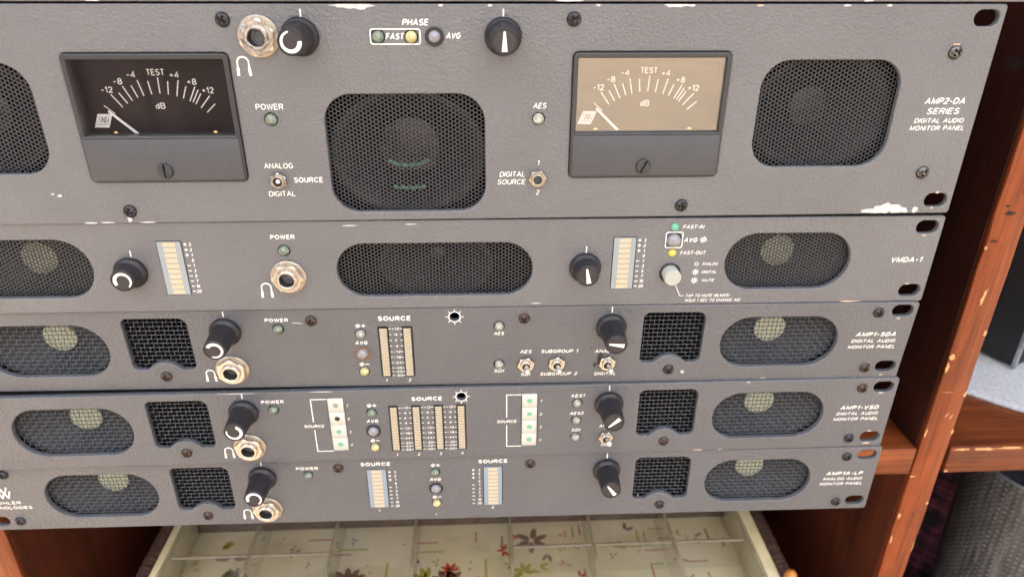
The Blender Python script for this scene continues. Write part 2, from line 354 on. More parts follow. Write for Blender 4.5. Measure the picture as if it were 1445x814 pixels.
# text meshes ------------------------------------------------------------------
def _arc(cx, cy, rx, ry, a0, a1, n=7): return [(cx + rx * math.cos(math.radians(a0 + (a1 - a0) * k / n)), cy + ry * math.sin(math.radians(a0 + (a1 - a0) * k / n))) for k in range(n + 1)]
def _bowl(x0, x1, y0, y1):                    # right-facing bowl from the stem, top to bottom
    q = (y1 - y0) / 2; return [(x0, y1), (x1 - q * .9, y1)] + _arc(x1 - q * .9, (y0 + y1) / 2, q * .9, q, 90, -90, 8)[1:] + [(x0, y0)]
O_ = _arc(.36, .5, .36, .5, 90, 450, 20)
GLY = {   # (advance, closed strokes flagged by repeating the first point) on a 1-high cap grid, stroke centre lines
 'A': (.74, [[(0, 0), (.37, 1), (.74, 0)], [(.14, .33), (.60, .33)]]), 'B': (.62, [[(0, 0), (0, 1)], _bowl(0, .58, .53, 1), _bowl(0, .62, 0, .53)]),
 'C': (.70, [_arc(.37, .5, .37, .5, 38, 322, 16)]), 'D': (.66, [[(0, 0), (0, 1)], [(0, 1), (.28, 1)] + _arc(.28, .5, .38, .5, 90, -90, 10)[1:] + [(0, 0)]]),
 'E': (.56, [[(.56, 1), (0, 1), (0, 0), (.56, 0)], [(0, .52), (.5, .52)]]), 'F': (.54, [[(.54, 1), (0, 1), (0, 0)], [(0, .5), (.46, .5)]]),
 'G': (.72, [_arc(.37, .5, .37, .5, 42, 330, 16) + [(.70, .46), (.42, .46)]]), 'H': (.64, [[(0, 0), (0, 1)], [(.64, 0), (.64, 1)], [(0, .52), (.64, .52)]]),
 'I': (.0, [[(0, 0), (0, 1)]]), 'K': (.62, [[(0, 0), (0, 1)], [(.60, 1), (0, .4)], [(.2, .58), (.64, 0)]]), 'L': (.50, [[(0, 1), (0, 0), (.5, 0)]]),
 'M': (.78, [[(0, 0), (0, 1), (.39, .1), (.78, 1), (.78, 0)]]), 'N': (.64, [[(0, 0), (0, 1), (.64, 0), (.64, 1)]]), 'O': (.74, [_arc(.37, .5, .37, .5, 90, 450, 20)]),
 'P': (.58, [[(0, 0), (0, 1)], _bowl(0, .58, .46, 1)]), 'R': (.62, [[(0, 0), (0, 1)], _bowl(0, .60, .48, 1), [(.34, .48), (.50, .36), (.56, 0), (.62, 0)]]),
 'S': (.60, [_arc(.31, .745, .27, .255, 25, 200, 8) + [(.10, .60), (.50, .44)] + _arc(.30, .265, .30, .265, 35, -155, 9)]), 'T': (.62, [[(0, 1), (.62, 1)], [(.31, 1), (.31, 0)]]),
 'U': (.64, [[(0, 1), (0, .3)] + _arc(.32, .3, .32, .3, 180, 360, 10)[1:] + [(.64, 1)]]), 'V': (.66, [[(0, 1), (.33, 0), (.66, 1)]]), 'W': (.96, [[(0, 1), (.24, 0), (.48, 1), (.72, 0), (.96, 1)]]), 'X': (.64, [[(0, 0), (.64, 1)], [(0, 1), (.64, 0)]]),
 '0': (.54, [_arc(.27, .5, .27, .5, 90, 450, 16)]), '1': (.26, [[(0, .78), (.24, 1), (.24, 0)]]), '2': (.54, [_arc(.27, .72, .26, .28, 165, -30, 9) + [(.0, 0), (.54, 0)]]),
 '3': (.54, [_arc(.26, .76, .23, .24, 155, -80, 9), _arc(.26, .27, .28, .27, 80, -150, 10)]), '4': (.58, [[(.44, 0), (.44, 1), (0, .3), (.58, .3)]]), '5': (.54, [[(.5, 1), (.1, 1), (.04, .52)] + _arc(.26, .33, .28, .33, 130, -145, 10)]),
 '6': (.54, [_arc(.27, .31, .27, .31, 90, 450, 14), [(.0, .34), (.03, .62), (.14, .9), (.3, 1), (.48, .88)]]), '7': (.52, [[(0, 1), (.52, 1), (.2, 0)]]), '8': (.54, [_arc(.27, .76, .23, .24, 90, 450, 14), _arc(.27, .27, .27, .27, 90, 450, 14)]),
 'd': (.46, [[(.46, 0), (.46, 1)], _arc(.23, .31, .23, .31, 90, 450, 14)]), '+': (.50, [[(0, .46), (.5, .46)], [(.25, .2), (.25, .72)]]), '-': (.34, [[(0, .42), (.34, .42)]]), '(': (.16, [_arc(.4, .45, .38, .65, 130, 230, 6)]), ')': (.16, [_arc(-.22, .45, .38, .65, 50, -50, 6)]),
 '.': (.02, [[(0, 0), (0, .1)]]), ' ': (.26, [])}
def ribbon(mb, pts, wd, d):
    P = [Vector(p) for p in pts]
    closed = (P[0] - P[-1]).length < 1e-4 and len(P) > 3
    if closed: P = P[:-1]
    n = len(P); L_, R_2 = [], []
    for i in range(n):
        a = (P[i] - P[i - 1]) if (i > 0 or closed) else None; b = (P[(i + 1) % n] - P[i]) if (i < n - 1 or closed) else None
        t = (a.normalized() if a else b.normalized()); u = (b.normalized() if b else a.normalized()); m = (t + u)
        m = m.normalized() if m.length > .2 else t
        q = Vector((-m.y, m.x)); k = 1 / max(.45, q.dot(Vector((-t.y, t.x)))); L_.append(P[i] + q * wd / 2 * k); R_2.append(P[i] - q * wd / 2 * k)
    vs = [(p.x, -d, p.y) for p in L_ + R_2]
    mb.add(vs, [(i, (i + 1) % n, n + (i + 1) % n, n + i) for i in range(n if closed else n - 1)])
def text_mesh(s, w, h, shear=0.0, bold=0.0):
    """flat printed capitals: w = total width (None = natural), h = cap height, all in mm"""
    if len(s) <= 2 and not s.isalpha() and w and w < 3: w = None
    sw = h * (.125 + bold * 2.6); gap = .085 * h + sw
    adv = sum(GLY[c][0] for c in s) ; inner = (w - shear * h - sw) if w else None
    nat = adv * (h - sw) + gap * (len(s) - 1)
    k = inner / nat if inner else 1.0
    mb = MB(); x = -(inner or nat) / 2; z0 = -h / 2 + sw / 2; hh = h - sw; di = 0
    for c in s:
        a, sts = GLY[c]
        for st in sts:
            ribbon(mb, [(x + p[0] * hh * k + shear * (z0 + p[1] * hh), z0 + p[1] * hh) for p in st], min(sw, sw * (.6 + .4 * k)), .0015 * (di % 3)); di += 1
        x += (a * hh + gap) * k
    return mb.mesh('lettering', 'print')

# ------------------------------------------------------------------ components
def mk_screw(r, kind, mat):
    mb = MB(); nr, ns = 14, 48; vs = []; fs = []
    h = 0.36 * r if kind == 'slot' else 0.62 * r
    def ht(x, z):
        q = math.hypot(x, z) / r
        base = h * (1 - q * q) ** 0.5 * 1.0 if kind != 'slot' else h * min(1, (1 - q) * 6)
        if kind == 'cross':
            for (u, v) in ((x, z), (z, x)):
                if abs(v) < 0.17 * r and abs(u) < 0.56 * r: return base - 0.45 * r * (1 - abs(u) / (0.62 * r)) - 0.1 * r
        else:
            if abs(x) < 0.10 * r: return base - 0.35 * r
        return base
    vs.append((0, -ht(0, 0), 0))
    for i in range(1, nr + 1):
        q = r * i / nr * 0.999
        for k in range(ns):
            a = 2 * math.pi * k / ns; x, z = q * math.cos(a), q * math.sin(a); vs.append((x, -max(ht(x, z), -0.4 * r), z))
    for k in range(ns): fs.append((0, 1 + k, 1 + (k + 1) % ns))
    for i in range(nr - 1):
        for k in range(ns):
            a = 1 + i * ns; fs.append((a + k, a + ns + k, a + ns + (k + 1) % ns, a + (k + 1) % ns))
    o = len(vs)
    for k in range(ns):
        a = 2 * math.pi * k / ns; vs.append((r * math.cos(a), 0.2, r * math.sin(a)))
    for k in range(ns): fs.append((1 + (nr - 1) * ns + k, o + k, o + (k + 1) % ns, 1 + (nr - 1) * ns + (k + 1) % ns))
    mb.add(vs, fs); return mb.mesh('screw', mat, 35)
def screw(par, L, X, V, r=2.75, mat='scr_black', kind='cross', D=0.0):
    me = cached(('screw', r, mat, kind), lambda: mk_screw(r, kind, mat))
    return obj('screw', me, par, L(X, V, D), (0, random.uniform(0, 1.5) if kind == 'cross' else (-0.45 if X > 250 else 0.02), 0))
def knob(par, L, X, V, style, ang, length=16.5):
    k = length
    fl = lambda a, d: 1 - (0.035 * (0.5 + 0.5 * math.cos(12 * a)) ** 3 if 3.6 < d < k - 0.9 else 0)
    def mk():
        mb = MB()
        prof = [(7.2, 0.3), (7.35, 0.8), (7.3, 1.6), (6.9, 2.4), (6.3, 2.9), (5.95, 3.3), (5.85, 3.8), (5.55, k * .5), (5.15, k - 1.2), (5.05, k - 1.1), (5.05, k - .35), (4.75, k), (4.35, k), (4.3, k - .25), (0.01, k - .25)]
        mb.lathe(prof, 72, flute=fl); return mb.mesh('knob', 'knob', 30)
    o = obj('knob', cached(('knob', k), mk), par, L(X, V, 0), (0, 0, 0))
    cap = cached(('kcap', k), lambda: (lambda m: (m.lathe([(4.28, k - .24), (4.2, k - .12), (0.01, k - .12)], 40), m.mesh('cap', 'knob_cap', 30))[1])(MB()))
    obj('cap', cap, o)
    def mark():
        mb = MB()
        if style == 'arc':
            n = 26; pts_o = []; pts_i = []
            for i in range(n + 1):
                a = math.radians(265 * i / n); th = 0.55 + 1.05 * (i / n) ** 0.8 if i < n - 1 else 1.45
                pts_o.append((3.95 * math.cos(a), 3.95 * math.sin(a))); pts_i.append(((3.95 - th) * math.cos(a), (3.95 - th) * math.sin(a)))
            for i in range(n): mb.flat([pts_o[i], pts_o[i + 1], pts_i[i + 1], pts_i[i]], k - .06, .05)
        else:
            mb.flat([(-0.35, 3.6), (-1.05, -3.6), (1.05, -3.6), (0.35, 3.6)], k - .06, .05)
        return mb.mesh('indicator', 'white')
    obj('indicator', cached(('kmark', style, k), mark), o, (0, 0, 0), (0, math.radians(-ang), 0))
    return o
def hexring(mb, rf, ri, d0, d1, rot=0.0, ch=0.3):
    """hexagon nut with a round bore"""
    n = 36; R = rf / math.cos(math.radians(30))
    def hr(a, R_): b = (a - rot) % (math.pi / 3) - math.pi / 6; return R_ * math.cos(math.pi / 6) / math.cos(b)
    rows = [(None, d0, R), (None, d1 - ch, R), (rf * 1.0, d1, None), (ri, d1, None), (ri, d0, None)]
    vs = []; fs = []
    for (r, d, R_) in rows:
        for k in range(n):
            a = 2 * math.pi * k / n + rot; q = r if r else hr(a, R_); vs.append((q * math.cos(a), -d, q * math.sin(a)))
    for i in range(len(rows) - 1):
        for k in range(n):
            k2 = (k + 1) % n; fs.append((i * n + k, (i + 1) * n + k, (i + 1) * n + k2, i * n + k2))
    mb.add(vs, fs)
def jack(par, L, X, V, rot):
    w_ = MB(); w_.lathe([(4.9, 0.05), (8.0, 0.05), (8.05, .5), (7.6, .95), (4.9, .95)], 48)
    o = build('headphone_jack', w_, 'nickel_dull', par, L(X, V, 0), 35)
    n_ = MB(); hexring(n_, 6.3, 4.7, .96, 3.1, rot, .35); build('nut', n_, 'nickel', o, smooth=25)
    b_ = MB(); b_.lathe([(4.65, 1.0), (4.65, 4.2), (4.3, 4.6), (3.5, 4.6), (3.25, 4.3), (3.2, 2.0)], 40)
    build('barrel', b_, 'nickel', o, smooth=30)
    h_ = MB(); h_.lathe([(3.19, 4.0), (3.19, -12), (0.01, -12)], 32); build('socket', h_, 'socket', o, smooth=30)
    return o
def led(par, L, X, V, mat, r=2.3, D=0.3, name='led'):
    def mk():
        mb = MB(); mb.lathe([(r, -3), (r, D)] + [(r * math.cos(a), D + r * .8 * math.sin(a)) for a in [math.radians(q) for q in (15, 30, 45, 60, 75, 88)]] + [(0.01, D + r * .8)], 28)
        return mb.mesh(name, mat, 40)
    o = obj(name, cached(('led', mat, r, D), mk), par, L(X, V, 0))
    if mat in ('led_clear', 'led_green', 'led_yellow'):
        def cup():
            mb = MB(); mb.lathe([(r * .93, -.2), (r * .5, -1.6), (.01, -1.7)], 20); mb.box(-.5, .5, -.5, .3, -.5, .5); return mb.mesh('reflector_cup', 'cup', 30)
        obj('reflector_cup', cached(('cup', r), cup), o)
    return o
def hole_ring(par, L, X, V, r0, r1, mat, name='ring', d=0.5):
    mb = MB(); mb.lathe([(r1, 0.02), (r1, d), (r1 - .15, d + .12), (r0 + .1, d + .12), (r0, d), (r0, -2.5)], 36)
    return build(name, mb, mat, par, L(X, V, 0), 30)
def toggle(par, L, X, V, tip=None, rot=0.2, r=3.7, lever=True, stub=False, mat='nickel'):
    mb = MB(); hexring(mb, r, 2.75, .1, 1.9, rot, .3)
    o = build('toggle_switch', mb, mat, par, L(X, V, 0), 25)
    b_ = MB(); b_.lathe([(2.7, .2), (2.7, 2.9), (2.5, 3.2), (1.95, 3.2), (1.8, 2.8), (1.75, -2), (.01, -2)], 30)
    build('bushing', b_, 'nickel', o, smooth=30)
    if lever:
        dx, dz, ln = (tip or (0, 1.5, 10.0))
        l_ = MB(); l_.tube([(0, 0.5, 0), (dx * .35, -ln * .4, dz * .35), (dx * .8, -ln * .8, dz * .8), (dx * .93, -ln * .93, dz * .93), (dx, -ln, dz)], [.75, .95, 1.3, 1.35, .8], 16)
        build('lever', l_, 'lever', o, smooth=40)
    elif stub:
        l_ = MB(); l_.tube([(0, 1, 0), (.1, -2.6, .1), (.12, -3.0, .12)], [.9, .9, .5], 14); build('lever', l_, 'white', o, smooth=40)
    return o
def hex_grille(par, L, x0, x1, v0, v1, mat='grille'):
    p = 1.76; cx = p * math.sqrt(3) / 2; R = p / math.sqrt(3); ri = 0.74; th = 0.5
    mb = MB(); nx = int((x1 - x0) / cx) + 2; nz = int((v1 - v0) / p) + 2
    xc, vc = (x0 + x1) / 2, (v0 + v1) / 2
    ca = [(math.cos(math.radians(60 * k)), math.sin(math.radians(60 * k))) for k in range(6)]
    fs = []
    for k in range(6):
        k2 = (k + 1) % 6; fs += [(k, k2, 6 + k2, 6 + k), (6 + k, 6 + k2, 12 + k2, 12 + k)]
    for i in range(nx):
        for j in range(nz):
            x = (i - (nx - 1) / 2) * cx; z = (j - (nz - 1) / 2 + (0.5 if i % 2 else 0)) * p
            mb.add([(x + R * c, 0, z + R * s) for c, s in ca] + [(x + ri * c, 0.06, z + ri * s) for c, s in ca] + [(x + ri * c, th, z + ri * s) for c, s in ca], fs)
    me = mb.mesh('perforated_grille', mat)
    me.flip_normals() if me.polygons[0].normal.y > 0 else None
    return obj('perforated_grille', me, par, L(xc, vc, -3.15))
def weave(par, L, x0, x1, v0, v1):
    px, pz = 2.20, 2.36; r = 0.21; A = 0.22
    nx = int((x1 - x0) / px) + 1; nz = int((v1 - v0) / pz) + 1
    def mk():
        mb = MB(); X0 = -(nx - 1) / 2 * px; Z0 = -(nz - 1) / 2 * pz
        for j in range(nz):
            z = Z0 + j * pz; pts = []
            for i in range(nx * 4 + 1):
                x = X0 - px / 2 + i * px / 4
                pts.append((x, A * math.sin(math.pi * (i / 4.0 + j)) , z))
            mb.tube(pts, .25, 6)
        for i in range(nx):
            x = X0 + i * px; pts = []
            for j in range(nz * 2 + 1):
                z = Z0 - pz / 2 + j * pz / 2
                # vertical wire passes opposite side of horizontal wire at each crossing
                ph = math.sin(math.pi * ((2 * i + 1) / 2.0 + (j - 1) / 2.0)) if (j % 2) else 0.0
                pts.append((x, -0.75 * ph, z))
            mb.tube(pts, .19, 6)
        return mb.mesh('wire_mesh', 'wire', 60)
    return obj('wire_mesh', cached(('weave', nx, nz), mk), par, L((x0 + x1) / 2, (v0 + v1) / 2, -3.75))
def speaker(par, L, X, V, rx, rz, capr, capmat, depth=12.0, cmat='cone'):
    mb = MB(); n = 48; vs = []; fs = []
    rows = [(rx, rz, -4.6), (rx * .95, rz * .95, -4.3), (rx * .88, rz * .88, -5.2), (rx * .86, rz * .86, -5.6)] + \
           [(capr + (rx * .86 - capr) * q, capr + (rz * .86 - capr) * q, -5.6 - (depth + 2.0 - 5.6) * (1 - q) ** 1.1) for q in (.8, .6, .4, .2, 0.0)]
    for (a, c, d) in rows:
        for k in range(n): t = 2 * math.pi * k / n; vs.append((a * math.cos(t), -d, c * math.sin(t)))
    for i in range(len(rows) - 1):
        for k in range(n): fs.append((i * n + k, (i + 1) * n + k, (i + 1) * n + (k + 1) % n, i * n + (k + 1) % n))
    mb.add(vs, fs)
    o = build('speaker', mb, cmat, par, L(X, V, 0), 50)
    d_ = MB(); d_.lathe([(capr * 1.02, -depth - 1.9), (capr, -depth - .8), (capr * .8, -depth - .2), (capr * .5, -depth + .2), (capr * .2, -depth + .4), (.01, -depth + .4)], 36)
    build('dust_cap', d_, capmat, o, smooth=60)
    return o
def label(par, L, s, X0, X1, V, h, sh=0.0, bold=0.0):
    """printed word between X0 and X1, centred on height V"""
    me = text_mesh(s, X1 - X0, h, sh, bold)
    return obj('lettering', me, par, L((X0 + X1) / 2, V, 0.05))
def marks(par, L, name, fn, mat='print'):
    mb = MB(); fn(mb); return build(name, mb, mat, par, L(0, 0, 0))
def blob(mb, X, V, rx, rv, n=14, rough=.35, d=.05, seed=None, lim=None):
    rnd = random.Random(seed if seed is not None else int(X * 31 + V * 7))
    pts = []
    for k in range(n):
        a = 2 * math.pi * k / n; q = 1 + rnd.uniform(-rough, rough); pts.append((X + rx * q * math.cos(a), -V + rv * q * math.sin(a)))
    c = (X, -V)
    if lim:
        cl = lambda z: -min(max(-z, lim[0]), lim[1])
        pts = [(x, cl(z)) for x, z in pts]; c = (X, cl(-V) - .01)
    for k in range(n): mb.flat([c, pts[k], pts[(k + 1) % n]], d, .03)
def headphone_symbol(par, L, X, V, hgt=7.0, wd=4.6):
    def f(mb):
        r = wd / 2; top = V - hgt / 2 + r * .95
        pts = [(X - r, -(V + hgt * .40)), (X - r, -top)] + [(X + r * math.cos(a), -top + r * .95 * math.sin(a)) for a in [math.pi * (1 - q / 8) for q in range(9)]] + [(X + r, -top), (X + r, -(V + hgt * .40))]
        mb.stroke(pts, .62)
        for sx in (-1, 1): mb.stroke([(X + sx * r, -(V + hgt * .12)), (X + sx * (r + .12), -(V + hgt * .5))], 1.05, .06)
    return marks(par, L, 'headphone_symbol', f)
def tick(par, L, X, V0, V1, wd=.55):
    return marks(par, L, 'printed_tick', lambda mb: mb.stroke([(X, -V0), (X, -V1)], wd))
def phi(mb, X, V, h, slash=False):
    mb.stroke([(X + .9 * h / 2 * math.cos(a), -V + .62 * h / 2 * math.sin(a)) for a in [2 * math.pi * q / 14 for q in range(14)]], .35 * h / 2.4, .05, True)
    mb.stroke([(X - (.12 * h if not slash else .2 * h), -V - h * .5), (X + (.12 * h if not slash else .2 * h), -V + h * .5)], .38 * h / 2.4, .06)
def bar_meter(par, L, X0, X1, V0, V1, mat='bar_body', sh=0.25):
    mb = MB(); mb.box(X0, X1, -.25, 2, -V1, -V0)
    o = build('bar_meter', mb, mat, par, L(0, 0, 0)); 
    n = 10; p = (V1 - V0) / n; cx = (X0 + X1) / 2 + .05
    me = cached(('seg', round(p, 2)), lambda: (lambda m: (m.box(-2.65, 2.65, 0, .12, -p * .36, p * .36), m.mesh('segment', 'seg'))[1])(MB()))
    for i in range(n): obj('segment', me, o, (cx, -.36, -(V0 + p * (i + .5))))
    return o
def long_bar(par, L, X0, X1, V0, V1, n=26):
    mb = MB(); mb.box(X0, X1, -.25, 2, -V1, -V0)
    o = build('level_column', mb, 'dark', par, L(0, 0, 0))
    p = (V1 - V0 - 1.0) / n
    me = cached(('seg2', round(p, 2), round(X1 - X0, 1)), lambda: (lambda m: (m.box(-(X1 - X0) / 2 + .5, (X1 - X0) / 2 - .5, 0, .12, -p * .34, p * .34), m.mesh('segment', 'seg2'))[1])(MB()))
    for i in range(n): obj('segment', me, o, ((X0 + X1) / 2, -.36, -(V0 + .5 + p * (i + .5))))
    return o
def rackscale(par, L, X0, Xn, V0, V1, side=1):
    names = ['3', '2', '1', '0', '1', '3', '5', '7', '10', '20']; n = 10
    def f(mb):
        for i in range(n):
            v = V0 + (V1 - V0) * i / (n - 1)
            if i < 3: mb.stroke([(X0 - .6, -v), (X0 + .6, -v)], .42); mb.stroke([(X0, -v - .6), (X0, -v + .6)], .42, .06)
            elif i > 3: mb.stroke([(X0 - .7, -v), (X0 + .5, -v)], .38)
    marks(par, L, 'printed_scale', f)
    for i, t in enumerate(names):
        v = V0 + (V1 - V0) * i / (n - 1); wd = .62 * len(t) * 1.45
        x1 = Xn + .7 + (.4 if len(t) > 1 else 0); label(par, L, t, x1 - wd - .35, x1, v, 1.55, .2, .015)
def sunmark(par, L, X, V):
    def f(mb):
        mb.stroke([(X + 2.75 * math.cos(a), -V + 2.75 * math.sin(a)) for a in [2 * math.pi * q / 28 for q in range(28)]], .4, .05, True)
        for q in range(8):
            a = math.pi * q / 4; mb.stroke([(X + 3.0 * math.cos(a), -V + 3.0 * math.sin(a)), (X + 4.2 * math.cos(a), -V + 4.2 * math.sin(a))], .32, .06)
    marks(par, L, 'sun_symbol', f)

# ------------------------------------------------------------------ rack units
TOPS = (0, 88.7752, 132.696, 177.6508, 221.7407)
DEP = (0, -1.1445, -2.5669, -1.3106, -3.2059); DX = (-.8815, -.3078, -1.3153, .3031, 2.1902)
RO = (0, .0047, .0039, -.0006, .0005); YA = (0, .0002, .0064, .0007, .0068); PI_ = (0, -.0019, -.0407, -.0061, .0021)
def uworld(u, X, V):
    X += DX[u]; a = RO[u]
    return wpt(241.3 + (X - 241.3) * math.cos(a) - V * math.sin(a), TOPS[u] + V * math.cos(a) + (X - 241.3) * math.sin(a), DEP[u] + YA[u] * (X - 241.3) + PI_[u] * (V - 22))
def place_unit(o, u, H):
    p = uworld(u, 241.3, H); ex = (uworld(u, 341.3, H) - p).normalized(); ez = (uworld(u, 241.3, 0) - p).normalized()
    ez = (ez - ex * ez.dot(ex)).normalized(); ey = ez.cross(ex)
    o.matrix_world = Matrix.Translation(p) @ Matrix((ex, ey, ez)).transposed().to_4x4()
def frame(H): return lambda X, V, D=0.0: (X - 241.3, -D, H - V)
def holes_from(H, rects=(), circs=(), polys=()):
    hs = []
    for (x0, x1, v0, v1, r) in rects: hs.append([(x - 241.3, z) for x, z in rrect(x0, x1, H - v1, H - v0, r)])
    for (x, v, r) in circs: hs.append(circle(x - 241.3, H - v, r, 28))
    for p in polys: hs.append([(x - 241.3, H - v) for x, v in p])
    return hs
def vent_poly(c):
    """vent opening with an arched bite around the screw boss; c = screw centre, mirrored for the right side"""
    x0, x1, v0, v1 = c - 14.8, c + 15.2, 4.3, 32.9
    pts = []
    def arc(cx, cv, r, a0, a1, n=6):
        for k in range(n + 1): a = math.radians(a0 + (a1 - a0) * k / n); pts.append((cx + r * math.cos(a), cv + r * math.sin(a)))
    arc(x0 + 3, v0 + 3, 3, 180, 270); arc(x1 - 4, v0 + 4, 4, 270, 360); arc(x1 - 3, v1 - 3, 3, 0, 90)
    pts += [(c - 8.4 * t, v1 - 4.2 * (1 - abs(t) ** 2.4) ** 1.25) for t in [q / 12 for q in range(-12, 13)]]; arc(x0 + 3, v1 - 3, 3, 90, 180)
    return pts
def chassis(par, L, H, depth=225, mat='steel'):
    mb = MB(); a, b = 24 - 241.3, 458.6 - 241.3
    mb.box(a, b, 3.2, depth, H - 1.6, H - .8); mb.box(a, b, 3.2, depth, .8, 1.6)
    mb.box(a, a + 1, 3.3, depth, 1.7, H - 1.7); mb.box(b - 1, b, 3.3, depth, 1.7, H - 1.7); mb.box(a + 1.1, b - 1.1, depth - 1, depth - .1, 1.7, H - 1.7)
    # inner baffles hold the speakers and keep daylight out
    for x in (98.5, 139, 345, 382): mb.box(x - 241.3, x - 240.5, 8, 60, 1.8, H - 1.8)
    return build('chassis', mb, mat, par)
_cn = [0]
def par_h(p): return H
def edge_chips(par, L, H, spots, mat='chip'):
    for (X, V, rx, rv) in spots:
        _cn[0] += 1
        marks(par, L, 'paint_chip', lambda mb: blob(mb, X, V, rx, rv, 16, .3, .05 + .003 * (_cn[0] % 9), None, (.15, par_h(par) - .1)), mat)
def slots(H, vs): return [(470.0, 480.4, v - 3.2, v + 3.2, 3.15) for v in vs] + [(2.4, 12.8, v - 3.2, v + 3.2, 3.15) for v in vs]

def panel_meter(par, L, X0, mirror=False):
    V0, V1 = 18.0, 69.5; X1 = X0 + 64.2
    cx = (X0 + X1) / 2
    fr = plate_mesh('panel_meter', [(x, z) for x, z in rrect(-32.1, 32.1, -25.75, 25.75, 2.2)], [rrect(-30.1, 30.1, -6.6, 23.6, .5)], 9, 'bezel', .5)
    o = obj('panel_meter', fr, par, L(cx, (V0 + V1) / 2, 1.2))
    c_ = MB(); c_.box(-31.3, 31.3, -.55, 1.0, -25.0, -7.2); me = bevel_mesh(c_.mesh('cover', 'cover'), .45); obj('cover', me, o)
    # lip under the window
    l_ = MB(); l_.box(-30.6, 30.6, -.75, .3, -7.1, -6.5); obj('lip', bevel_mesh(l_.mesh('lip', 'cover'), .2), o)
    d_ = MB(); d_.box(-30.0, 30.0, 7.3, 8.2, -14, 23.7); build('dial', d_, 'dial', o)
    g_ = MB(); g_.box(-30.2, 30.2, 1.2, 2.0, -6.7, 23.7); build('window', g_, 'glass', o)
    # dial artwork is printed on the dial 6 mm behind the panel face
    rx = lambda x: x - 32.5; rz = lambda v: 43.75 - 18.0 - v + 18.0
    ticks = [(321.6, 33.6, 325.0, 38.4), (324.8, 33.0, 327.3, 37.0), (326.8, 30.4, 329.4, 35.9), (330.2, 30.2, 331.8, 34.7), (333.0, 28.1, 334.3, 34.0), (337.0, 28.4, 337.5, 33.4), (341.1, 27.1, 340.8, 33.1), (344.7, 28.6, 344.0, 33.5),
             (348.8, 28.3, 347.2, 34.3), (351.4, 30.6, 349.6, 35.1), (354.9, 30.7, 352.0, 36.2), (355.9, 32.0, 353.1, 36.7), (356.7, 33.4, 354.1, 37.4), (360.0, 34.3, 355.9, 38.9), (361.6, 37.5, 358.0, 40.7)]
    def f(mb):
        fx = lambda x: rx((x - 309.3) * 1.018 + .9); fz = lambda v: rz(v * 1.02 + .6)
        for x0, v0, x1, v1 in ticks: mb.stroke([(fx(x0), fz(v0)), (fx(x1), fz(v1))], .42)
    mk = MB(); f(mk); build('scale_marks', mk, 'print', o, (0, 7.25, 0))
    for t, x, v, wd in (('-12', 12.2, 32.9, 4.6), ('-8', 17.2, 29.6, 3.6), ('-4', 23.0, 27.0, 3.6), ('TEST', 32.8, 26.1, 7.2), ('+4', 40.0, 27.2, 3.8), ('+8', 46.4, 29.9, 3.8), ('+12', 52.2, 33.3, 4.8), ('dB', 32.1, 39.4, 3.9)):
        obj('lettering', text_mesh(t, wd, 2.5, 0, .012), o, (rx(x), 7.2, rz(v)))
    obj('lettering', text_mesh('20', 2.2, 1.2, 0, .01), o, (rx(23.0), 7.2, rz(51.6)))
    obj('lettering', text_mesh('1.0', 2.0, 1.3, 0, .01), o, (rx(43.0), 7.2, rz(51.0)))
    n_ = MB(); n_.flat([(rx(24.2), rz(52.6)), (rx(11.8), rz(40.9)), (rx(11.1), rz(41.5)), (rx(23.2), rz(53.2))], 0, .15); n_.stroke([(rx(14.0), rz(42.2)), (rx(10.3), rz(38.9))], .3, .1)
    build('needle', n_, 'white', o, (0, 5.8, 0))
    p_ = MB(); p_.flat([(rx(6.2), rz(42.6)), (rx(12.0), rz(42.7)), (rx(9.6), rz(48.2)), (rx(3.8), rz(48.1))][::-1], 0, .2)
    pl = build('name_plate', p_, 'white', o, (0, 7.1, 0))
    q_ = MB(); bx, bz = rx(8.0), rz(45.0)
    for dx_ in (0, 1.0): q_.stroke([(bx - 1.7 + dx_, bz + 1.4), (bx - .9 + dx_, bz - 1.2), (bx - .1 + dx_, bz + 1.2), (bx + .6 + dx_, bz - 1.2), (bx + 1.6 + dx_, bz + 1.5)], .2, .05)
    q_.stroke([(bx - 2.6, bz - 1.9), (bx + 1.6, bz - 1.85)], .18, .05)
    build('emblem', q_, 'cover', pl, (0, -.02, 0))
    for x in (11.8, 52.4):
        b_ = MB(); b_.lathe([(1.25, 0), (1.2, .5), (.7, .9), (.01, 1)], 20); build('brass_rivet', b_, 'brass', o, (rx(x), 7.2, rz(50.9)), 40)
    me = cached(('mscrew',), lambda: mk_screw(3.35, 'slot', 'bezel'))
    obj('screw', me, o, (-.6, -.55, 43.75 - 64.5), (0, .45 if X0 > 250 else -.02, 0))
    return o

GRP = 'grey rack monitor units stacked on each other'
# ---- unit one: tall panel with two needle meters
H = 88.1; L = frame(H)
u1 = thing('rack_audio_unit', 'tallest grey rack unit with two square needle meters and three hexagon grilles', 'audio unit', group=GRP)
place_unit(u1, 0, H)
hs = holes_from(H, [(36.2, 95.0, 21.3, 66.0, 11.5), (207.9, 273.5, 34.0, 84.2, 11.5), (387.4, 446.4, 21.3, 66.0, 11.5), (109.2, 173.6, 18.0 - .2, 69.7, 2.3), (309.1, 373.5, 17.8, 69.7, 2.3)] + slots(H, (5.3, 81.9)),
                [(232.2, 12.0, 2.6), (245.1, 12.1, 2.6), (186.5, 43.9, 2.6), (295.7, 44.3, 2.5)])
obj('faceplate', plate_mesh('faceplate', rrect(-241.3, 241.3, 0, H, 1.6), hs, 3, 'paint2'), u1)
chassis(u1, L, H)
for (a, b, c, d) in ((36.2, 95.0, 21.3, 66.0), (207.9, 273.5, 34.0, 84.2), (387.4, 446.4, 21.3, 66.0)): hex_grille(u1, L, a, b, c, d)
